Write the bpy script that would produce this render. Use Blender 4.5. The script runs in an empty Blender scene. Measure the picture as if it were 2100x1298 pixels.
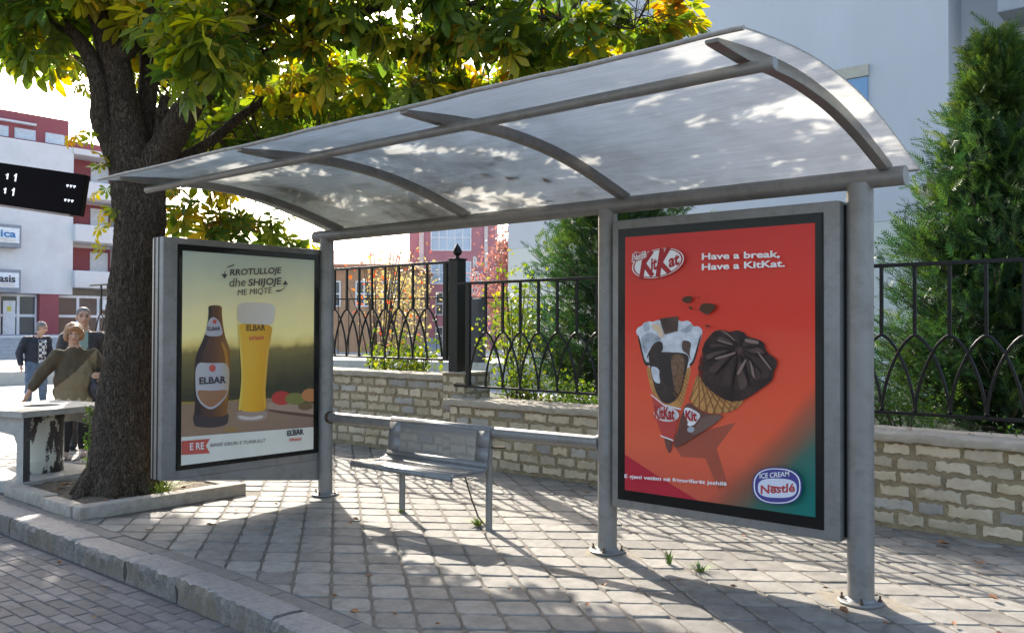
import bpy, bmesh, math, random
import numpy as np
from mathutils import Vector, Matrix, Euler
from mathutils.geometry import tessellate_polygon
R = math.radians
random.seed(7)
rng = np.random.default_rng(7)
scene = bpy.context.scene
col = scene.collection
# ---------------------------------------------------------------- camera
cam_data = bpy.data.cameras.new("camera")
cam = bpy.data.objects.new("camera", cam_data)
col.objects.link(cam)
cam_data.sensor_width = 36.0
cam_data.lens = 36.0 * 1803.8 / 2100.0
cam_data.clip_start = 0.05
cam_data.clip_end = 2000.0
cam.matrix_world = (Matrix.Translation((3.4294, -5.0342, 1.5287)) @ Matrix.Rotation(0.7065, 4, 'Z')
                    @ Matrix.Rotation(math.pi / 2 + 0.0137, 4, 'X') @ Matrix.Rotation(0.0034, 4, 'Z'))
scene.camera = cam
# ---------------------------------------------------------------- light
SUN_EL, SUN_AZ = 31.0, -60.8          # azimuth clockwise from +Y
world = bpy.data.worlds.new("World")
scene.world = world
world.use_nodes = True
wn = world.node_tree
sky = wn.nodes.new('ShaderNodeTexSky')
sky.sky_type = 'NISHITA'
sky.sun_disc = False
sky.sun_elevation = R(SUN_EL)
sky.sun_rotation = R(SUN_AZ)
sky.air_density = 1.0
sky.dust_density = 3.0
sky.ozone_density = 0.7
wn.links.new(sky.outputs['Color'], wn.nodes['Background'].inputs['Color'])
wn.nodes['Background'].inputs['Strength'].default_value = 0.15
sun_data = bpy.data.lights.new("sun", 'SUN')
sun_data.energy = 3.6
sun_data.angle = R(0.45)
sun_data.color = (1.0, 0.93, 0.82)
sun = bpy.data.objects.new("sun", sun_data)
col.objects.link(sun)
_t = Vector((math.sin(R(SUN_AZ)) * math.cos(R(SUN_EL)), math.cos(R(SUN_AZ)) * math.cos(R(SUN_EL)), math.sin(R(SUN_EL))))
sun.rotation_euler = _t.to_track_quat('Z', 'Y').to_euler()
sun.location = _t * 60
scene.view_settings.view_transform = 'Standard'
scene.view_settings.look = 'None'
scene.view_settings.exposure = 1.72
scene.view_settings.gamma = 1.0
scene.view_settings.use_curve_mapping = False
scene.render.engine = 'CYCLES'
scene.cycles.max_bounces = 8
scene.cycles.transparent_max_bounces = 12
# ---------------------------------------------------------------- materials
def _n(nt, t, **kw):
    n = nt.nodes.new(t)
    for k, v in kw.items():
        setattr(n, k, v)
    return n
def _mix(nt, a, b, fac, blend='MIX'):
    m = _n(nt, 'ShaderNodeMix', data_type='RGBA', blend_type=blend)
    for sock, v in ((m.inputs[0], fac), (m.inputs[6], a), (m.inputs[7], b)):
        if isinstance(v, bpy.types.NodeSocket):
            nt.links.new(v, sock)
        elif isinstance(v, (int, float)):
            sock.default_value = v
        else:
            sock.default_value = (*v, 1.0)
    return m.outputs[2]
def _noise(nt, scale, detail=4, rough=.6, stretch=None, coord='Object'):
    tc = _n(nt, 'ShaderNodeTexCoord')
    src = tc.outputs[coord]
    if stretch:
        mp = _n(nt, 'ShaderNodeMapping')
        mp.inputs['Scale'].default_value = stretch
        nt.links.new(src, mp.inputs['Vector'])
        src = mp.outputs[0]
    n = _n(nt, 'ShaderNodeTexNoise')
    n.inputs['Scale'].default_value = scale
    n.inputs['Detail'].default_value = detail
    n.inputs['Roughness'].default_value = rough
    nt.links.new(src, n.inputs['Vector'])
    return n.outputs['Fac']
def _ramp(nt, fac, stops, interp='LINEAR'):
    r = _n(nt, 'ShaderNodeValToRGB')
    r.color_ramp.interpolation = interp
    el = r.color_ramp.elements
    while len(el) < len(stops):
        el.new(0.5)
    for e, (p, c) in zip(el, stops):
        e.position = p
        e.color = (*c, 1.0) if not isinstance(c, (int, float)) else (c, c, c, 1.0)
    nt.links.new(fac, r.inputs[0])
    return r.outputs[0]
MATS = {}
def mat(name, base=(.5, .5, .5), rough=.6, metal=0.0, var=.12, scale=6, tint=None, bump=0.0, bscale=60,
        island=0.0, stretch=None, spec=.5, stain=None, stain_scale=2.0, stain_amt=.5, emit=None, bdist=.01, coat=0.0):
    if name in MATS:
        return MATS[name]
    m = bpy.data.materials.new(name)
    m.use_nodes = True
    nt = m.node_tree
    b = nt.nodes['Principled BSDF']
    b.inputs['Roughness'].default_value = rough
    b.inputs['Metallic'].default_value = metal
    b.inputs['Specular IOR Level'].default_value = spec
    if coat:
        b.inputs['Coat Weight'].default_value = coat
        b.inputs['Coat Roughness'].default_value = .08
    dark = tuple(c * (1 - var) for c in base)
    lite = tint or tuple(min(1, c * (1 + var)) for c in base)
    f = _noise(nt, scale, 5, .62, stretch)
    c = _ramp(nt, f, [(.3, dark), (.7, lite)])
    if stain:
        s = _noise(nt, stain_scale, 6, .7, stretch)
        sm = _ramp(nt, s, [(.48, 0.0), (.66, 1.0)])
        mul = _n(nt, 'ShaderNodeMath', operation='MULTIPLY')
        nt.links.new(sm, mul.inputs[0])
        mul.inputs[1].default_value = stain_amt
        c = _mix(nt, c, stain, mul.outputs[0])
    if island:
        g = _n(nt, 'ShaderNodeNewGeometry')
        h = _n(nt, 'ShaderNodeHueSaturation')
        mr = _n(nt, 'ShaderNodeMapRange')
        mr.inputs[3].default_value = 1 - island
        mr.inputs[4].default_value = 1 + island
        nt.links.new(g.outputs['Random Per Island'], mr.inputs[0])
        nt.links.new(mr.outputs[0], h.inputs['Value'])
        nt.links.new(c, h.inputs['Color'])
        c = h.outputs[0]
    nt.links.new(c, b.inputs['Base Color'])
    if bump:
        bf = _noise(nt, bscale, 6, .65, stretch)
        bp = _n(nt, 'ShaderNodeBump')
        bp.inputs['Strength'].default_value = bump
        bp.inputs['Distance'].default_value = bdist
        nt.links.new(bf, bp.inputs['Height'])
        nt.links.new(bp.outputs[0], b.inputs['Normal'])
    if emit:
        b.inputs['Emission Color'].default_value = (*emit[0], 1)
        b.inputs['Emission Strength'].default_value = emit[1]
    MATS[name] = m
    return m
def mat_leaf(name, stops, trans=.55, attr='tone', rough=.45):
    m = bpy.data.materials.new(name)
    m.use_nodes = True
    nt = m.node_tree
    nt.nodes.remove(nt.nodes['Principled BSDF'])
    out = nt.nodes['Material Output']
    at = _n(nt, 'ShaderNodeAttribute', attribute_name=attr)
    g = _n(nt, 'ShaderNodeNewGeometry')
    mr = _n(nt, 'ShaderNodeMapRange')
    mr.inputs[3].default_value = -.10
    mr.inputs[4].default_value = .10
    nt.links.new(g.outputs['Random Per Island'], mr.inputs[0])
    ad = _n(nt, 'ShaderNodeMath', operation='ADD')
    nt.links.new(at.outputs['Fac'], ad.inputs[0])
    nt.links.new(mr.outputs[0], ad.inputs[1])
    c = _ramp(nt, ad.outputs[0], stops)
    bl = _ramp(nt, _noise(nt, 14, 3, .6), [(.55, (1, 1, 1)), (.75, (.75, .62, .5))])
    c = _mix(nt, c, bl, 1.0, 'MULTIPLY')
    d = _n(nt, 'ShaderNodeBsdfPrincipled')
    d.inputs['Roughness'].default_value = rough
    d.inputs['Specular IOR Level'].default_value = .35
    nt.links.new(c, d.inputs['Base Color'])
    t = _n(nt, 'ShaderNodeBsdfTranslucent')
    hs = _n(nt, 'ShaderNodeHueSaturation')
    hs.inputs['Saturation'].default_value = 1.1
    hs.inputs['Value'].default_value = 2.0
    nt.links.new(c, hs.inputs['Color'])
    nt.links.new(hs.outputs[0], t.inputs['Color'])
    x = _n(nt, 'ShaderNodeMixShader')
    x.inputs[0].default_value = trans
    nt.links.new(d.outputs[0], x.inputs[1])
    nt.links.new(t.outputs[0], x.inputs[2])
    nt.links.new(x.outputs[0], out.inputs[0])
    MATS[name] = m
    return m
def mat_pane(name, tint=(1, 1, 1), refl=.06, rough=.03):
    m = bpy.data.materials.new(name)
    m.use_nodes = True
    nt = m.node_tree
    nt.nodes.remove(nt.nodes['Principled BSDF'])
    out = nt.nodes['Material Output']
    t = _n(nt, 'ShaderNodeBsdfTransparent')
    t.inputs[0].default_value = (*tint, 1)
    gl = _n(nt, 'ShaderNodeBsdfGlossy')
    gl.inputs['Roughness'].default_value = rough
    lw = _n(nt, 'ShaderNodeLayerWeight')
    lw.inputs['Blend'].default_value = .5
    pw = _n(nt, 'ShaderNodeMath', operation='POWER')
    nt.links.new(lw.outputs['Facing'], pw.inputs[0])
    pw.inputs[1].default_value = 4.0
    mr = _n(nt, 'ShaderNodeMapRange')
    mr.inputs[3].default_value = refl
    mr.inputs[4].default_value = .6
    nt.links.new(pw.outputs[0], mr.inputs[0])
    x = _n(nt, 'ShaderNodeMixShader')
    nt.links.new(mr.outputs[0], x.inputs[0])
    nt.links.new(t.outputs[0], x.inputs[1])
    nt.links.new(gl.outputs[0], x.inputs[2])
    nt.links.new(x.outputs[0], out.inputs[0])
    MATS[name] = m
    return m
# ---------------------------------------------------------------- mesh builder
OFF = {}
def sharp_smooth(me, ang=40):
    me.polygons.foreach_set('use_smooth', [True] * len(me.polygons))
    try:
        me.set_sharp_from_angle(angle=R(ang))
    except Exception:
        pass
class MB:
    def __init__(s):
        s.v, s.f, s.mi, s.mats = [], [], [], []
    def m(s, material):
        if material not in s.mats:
            s.mats.append(material)
        return s.mats.index(material)
    def add(s, verts, faces, material):
        o = len(s.v)
        i = s.m(material)
        s.v.extend([tuple(float(t) for t in v) for v in verts])
        for f in faces:
            s.f.append([o + k for k in f])
            s.mi.append(i)
    def poly(s, pts, material):
        s.add(pts, [list(range(len(pts)))], material)
    def box(s, lo, hi, material, rot=None, piv=None):
        x0, y0, z0 = lo
        x1, y1, z1 = hi
        v = [(x0, y0, z0), (x1, y0, z0), (x1, y1, z0), (x0, y1, z0), (x0, y0, z1), (x1, y0, z1), (x1, y1, z1), (x0, y1, z1)]
        if rot is not None:
            p = Vector(piv if piv else [(a + b) / 2 for a, b in zip(lo, hi)])
            v = [tuple(rot @ (Vector(q) - p) + p) for q in v]
        s.add(v, [(0, 3, 2, 1), (4, 5, 6, 7), (0, 1, 5, 4), (1, 2, 6, 5), (2, 3, 7, 6), (3, 0, 4, 7)], material)
    def tube(s, pts, rad, material, n=12, caps=True, sq=False, jit=0.0):
        P = [Vector(p) for p in pts]
        if isinstance(rad, (int, float)):
            rad = [rad] * len(P)
        rings = []
        up = None
        for i, p in enumerate(P):
            t = (P[min(i + 1, len(P) - 1)] - P[max(i - 1, 0)]).normalized()
            if up is None:
                up = Vector((0, 0, 1)) if abs(t.z) < .9 else Vector((0, 1, 0))
            a = t.cross(up)
            if a.length < 1e-6:
                a = t.orthogonal()
            a.normalize()
            b = a.cross(t).normalized()
            up = b
            ring = []
            for k in range(n):
                an = 2 * math.pi * (k + (.5 if sq else 0)) / n
                r = rad[i] * (1 + (random.uniform(-jit, jit) if jit else 0))
                ring.append(p + a * math.cos(an) * r + b * math.sin(an) * r)
            rings.append(ring)
        v = [q for r in rings for q in r]
        f = []
        for i in range(len(P) - 1):
            for k in range(n):
                k2 = (k + 1) % n
                f.append((i * n + k, i * n + k2, (i + 1) * n + k2, (i + 1) * n + k))
        if caps:
            f.append(tuple(reversed(range(n))))
            f.append(tuple((len(P) - 1) * n + k for k in range(n)))
        s.add(v, f, material)
    def lathe(s, prof, c, material, n=24):
        v = []
        for r, z in prof:
            for k in range(n):
                a = 2 * math.pi * k / n
                v.append((c[0] + r * math.cos(a), c[1] + r * math.sin(a), c[2] + z))
        f = []
        for i in range(len(prof) - 1):
            for k in range(n):
                k2 = (k + 1) % n
                f.append((i * n + k, i * n + k2, (i + 1) * n + k2, (i + 1) * n + k))
        f.append(tuple(reversed(range(n))))
        f.append(tuple((len(prof) - 1) * n + k for k in range(n)))
        s.add(v, f, material)
    def prism(s, pts, d, material):
        """polygon pts (3D) pushed along vector d"""
        n = len(pts)
        d = Vector(d)
        v = [Vector(p) for p in pts] + [Vector(p) + d for p in pts]
        f = [tuple(reversed(range(n))), tuple(range(n, 2 * n))]
        for k in range(n):
            f.append((k, (k + 1) % n, n + (k + 1) % n, n + k))
        s.add(v, f, material)
    def build(s, name, parent=None, smooth=False, bevel=0.0, off=None, ang=40, fixn=False):
        if off is None:
            off = OFF.get(parent.name, (0, 0, 0)) if parent else (0, 0, 0)
        me = bpy.data.meshes.new(name)
        V = np.array(s.v, float) - np.array(off, float)
        me.from_pydata(V.tolist(), [], s.f)
        for m_ in s.mats:
            me.materials.append(m_)
        me.polygons.foreach_set('material_index', s.mi)
        if bevel or fixn:
            bm = bmesh.new()
            bm.from_mesh(me)
            if fixn:
                bmesh.ops.recalc_face_normals(bm, faces=bm.faces)
            if bevel:
                ed = [e for e in bm.edges if len(e.link_faces) == 2 and e.calc_face_angle(0) > .5]
                bmesh.ops.bevel(bm, geom=ed, offset=bevel, segments=2, affect='EDGES', profile=.6, clamp_overlap=True)
            bm.to_mesh(me)
            bm.free()
        if smooth:
            sharp_smooth(me, ang)
        me.update()
        o = bpy.data.objects.new(name, me)
        col.objects.link(o)
        if parent:
            o.parent = parent
        OFF[o.name] = tuple(off)
        return o
def thing(name, label, cat, loc=(0, 0, 0), rz=0.0, group=None, local=False):
    o = bpy.data.objects.new(name, None)
    col.objects.link(o)
    o.location = loc
    o.rotation_euler = (0, 0, rz)
    o.empty_display_size = .2
    OFF[o.name] = (0, 0, 0) if local else tuple(loc)
    o['label'] = label
    o['category'] = cat
    if group:
        o['group'] = group
    return o
def tag(o, label, cat, group=None):
    o['label'] = label
    o['category'] = cat
    if group:
        o['group'] = group
    return o
def structure(o):
    o['kind'] = 'structure'
    return o
def stuff(o):
    o['kind'] = 'stuff'
    return o
def text_geo(s, bold=0.0, shear=0.0):
    """outline of a word as triangles, scaled so that cap height = 1, left edge at x = 0"""
    cu = bpy.data.curves.new('lettering', 'FONT')
    cu.body = s
    cu.offset = bold
    cu.shear = shear
    cu.resolution_u = 3
    ob = bpy.data.objects.new('lettering', cu)
    col.objects.link(ob)
    dg = bpy.context.evaluated_depsgraph_get()
    me = bpy.data.meshes.new_from_object(ob.evaluated_get(dg))
    V = np.array([v.co[:] for v in me.vertices], float).reshape(-1, 3)
    F = [list(p.vertices) for p in me.polygons]
    bpy.data.objects.remove(ob)
    bpy.data.curves.remove(cu)
    bpy.data.meshes.remove(me)
    V[:, :2] /= .73
    x0 = V[:, 0].min()
    V[:, 0] -= x0
    return V[:, :2], F, V[:, 0].max()
LIMBS={"trunk": [[-4.347, -1.324, 0.084, 0.33], [-4.333, -1.315, 0.271, 0.28], [-4.315, -1.304, 0.532, 0.25], [-4.285, -1.287, 0.968, 0.235], [-4.249, -1.266, 1.49, 0.215], [-4.22, -1.249, 1.925, 0.205], [-4.19, -1.232, 2.404, 0.21], [-4.195, -1.242, 2.752, 0.21], [-4.22, -1.268, 3.013, 0.18]], "leader": [[-4.22, -1.268, 2.991, 0.17], [-4.264, -1.311, 3.317, 0.155], [-4.269, -1.387, 3.652, 0.135], [-4.282, -1.471, 4.024, 0.12], [-4.295, -1.555, 4.392, 0.11], [-4.224, -1.632, 4.776, 0.1], [-4.135, -1.699, 5.398, 0.08], [-3.997, -1.728, 6.249, 0.04]], "left_limb": [[-4.28, -1.318, 2.926, 0.12], [-4.335, -1.408, 3.137, 0.1], [-4.342, -1.51, 3.358, 0.085], [-4.3, -1.544, 3.581, 0.08], [-4.313, -1.626, 3.864, 0.07], [-4.373, -1.746, 4.059, 0.055], [-4.511, -1.933, 4.23, 0.045], [-4.647, -2.118, 4.398, 0.035], [-4.931, -2.363, 4.563, 0.02]], "rear_limb": [[-4.287, -1.194, 2.988, 0.12], [-4.289, -1.138, 3.485, 0.09], [-4.311, -1.098, 3.854, 0.085], [-4.339, -1.064, 4.273, 0.075], [-4.363, -0.962, 4.762, 0.06], [-4.477, -0.813, 5.679, 0.03]], "right_limb": [[-4.141, -1.199, 2.883, 0.15], [-3.926, -1.087, 3.199, 0.13], [-3.717, -1.044, 3.434, 0.11], [-3.495, -0.988, 3.6, 0.085], [-3.228, -0.895, 3.74, 0.07], [-2.889, -0.739, 3.834, 0.055], [-2.557, -0.589, 3.946, 0.045], [-2.17, -0.393, 4.094, 0.035], [-1.762, -0.179, 4.256, 0.028], [-1.304, 0.079, 4.375, 0.015]], "low_limb": [[-4.204, -1.121, 2.9, 0.08], [-4.091, -0.831, 3.116, 0.05], [-3.992, -0.619, 3.286, 0.045], [-3.871, -0.389, 3.539, 0.037], [-3.795, -0.065, 3.777, 0.03], [-3.481, 0.333, 3.924, 0.022], [-3.12, 0.769, 4.05, 0.012]], "fork": [[-4.23, -1.464, 3.908, 0.09], [-4.113, -1.391, 3.966, 0.08], [-4.037, -1.329, 4.116, 0.07], [-3.907, -1.287, 4.269, 0.06], [-3.761, -1.233, 4.525, 0.05], [-3.382, -1.179, 4.94, 0.02]], "right_fork": [[-3.401, -0.975, 3.628, 0.06], [-3.348, -0.869, 3.916, 0.05], [-3.283, -0.817, 4.106, 0.045], [-3.185, -0.738, 4.359, 0.035], [-3.054, -0.635, 4.866, 0.02]], "stub": [[-4.115, -1.114, 3.067, 0.07], [-4.141, -1.075, 3.341, 0.05], [-4.146, -1.019, 3.628, 0.045]], "top_right": [[-3.185, -0.738, 4.359, 0.035], [-2.604, -0.508, 4.533, 0.03], [-1.925, -0.189, 4.374, 0.026], [-1.313, 0.207, 4.101, 0.022], [-0.865, 0.591, 4.024, 0.016], [-0.47, 1.06, 3.982, 0.008]]}
LOBES=[[-4.66, -1.99, 4.23, 0.38, 13], [-4.82, -1.6, 4.33, 0.28, 9], [-4.65, -2.12, 4.56, 0.6, 24], [-4.01, -1.58, 4.73, 0.7, 30], [-2.65, -1.59, 3.91, 0.4, 18], [-2.32, -1.7, 3.52, 0.2, 6], [-4.37, -0.96, 4.4, 0.4, 18], [-2.84, -0.96, 4.09, 0.45, 22], [-3.57, -0.27, 4.04, 0.4, 16], [-2.44, -0.62, 3.97, 0.5, 26], [-3.87, 0.27, 3.76, 0.5, 22], [-4.45, 0.04, 3.53, 0.42, 18], [-4.9, -0.08, 3.47, 0.3, 8], [-5.15, -0.16, 3.29, 0.25, 6], [-3.34, 0.46, 3.78, 0.5, 22], [-2.11, -0.34, 3.89, 0.5, 26], [-2.28, 0.31, 3.79, 0.48, 22], [-1.66, -0.22, 4.02, 0.5, 24], [-1.53, 0.15, 3.84, 0.5, 24], [-2.3, 0.82, 3.73, 0.35, 12], [-1.23, 0.41, 4.02, 0.48, 22], [-1.72, 1.05, 3.81, 0.33, 11], [-0.93, 0.67, 4.06, 0.42, 18], [-1.04, 1.1, 3.86, 0.26, 8], [-0.59, 0.95, 4.12, 0.32, 12], [-0.45, 1.21, 4.06, 0.2, 6], [-0.29, 1.34, 4.14, 0.1, 2], [-0.72, 1.37, 3.89, 0.1, 2], [-2.29, -0.5, 4.53, 0.8, 40], [-1.24, 0.13, 4.45, 0.7, 30], [-3.41, -0.94, 4.99, 0.8, 36], [-5.28, -2.02, 5.61, 0.9, 36], [-4.07, -1.26, 5.94, 1.0, 40], [-5.12, 0.0, 2.81, 0.24, 6], [-4.75, 0.06, 2.66, 0.15, 3], [-4.78, 0.56, 2.68, 0.2, 4], [-4.62, 0.7, 2.5, 0.08, 1], [-5.36, -0.2, 2.84, 0.15, 3], [-6.25, 0.6, 3.8, 0.45, 16], [-5.98, 1.09, 3.87, 0.45, 18], [-5.62, 1.4, 3.94, 0.5, 24], [-5.99, 0.83, 3.42, 0.35, 6], [-5.97, 1.37, 3.37, 0.3, 3], [-5.01, 1.52, 3.99, 0.5, 18], [-6.12, 0.58, 4.16, 0.6, 26], [-6.28, 0.18, 3.65, 0.4, 14], [-6.06, 1.28, 4.41, 0.7, 30], [-5.5, 1.75, 4.59, 0.6, 24], [-3.92, 0.49, 3.29, 0.3, 7], [-3.2, 0.84, 3.59, 0.4, 10]]
TUFTS=[[-4.3, -1.47, 3.1], [-4.37, -1.46, 3.02], [-4.31, -1.48, 2.86], [-4.27, -1.48, 2.71], [-4.25, -1.46, 2.62], [-4.26, -1.46, 2.52], [-4.27, -1.47, 2.4], [-4.58, -1.65, 3.31], [-4.35, -1.44, 3.0]]
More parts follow.
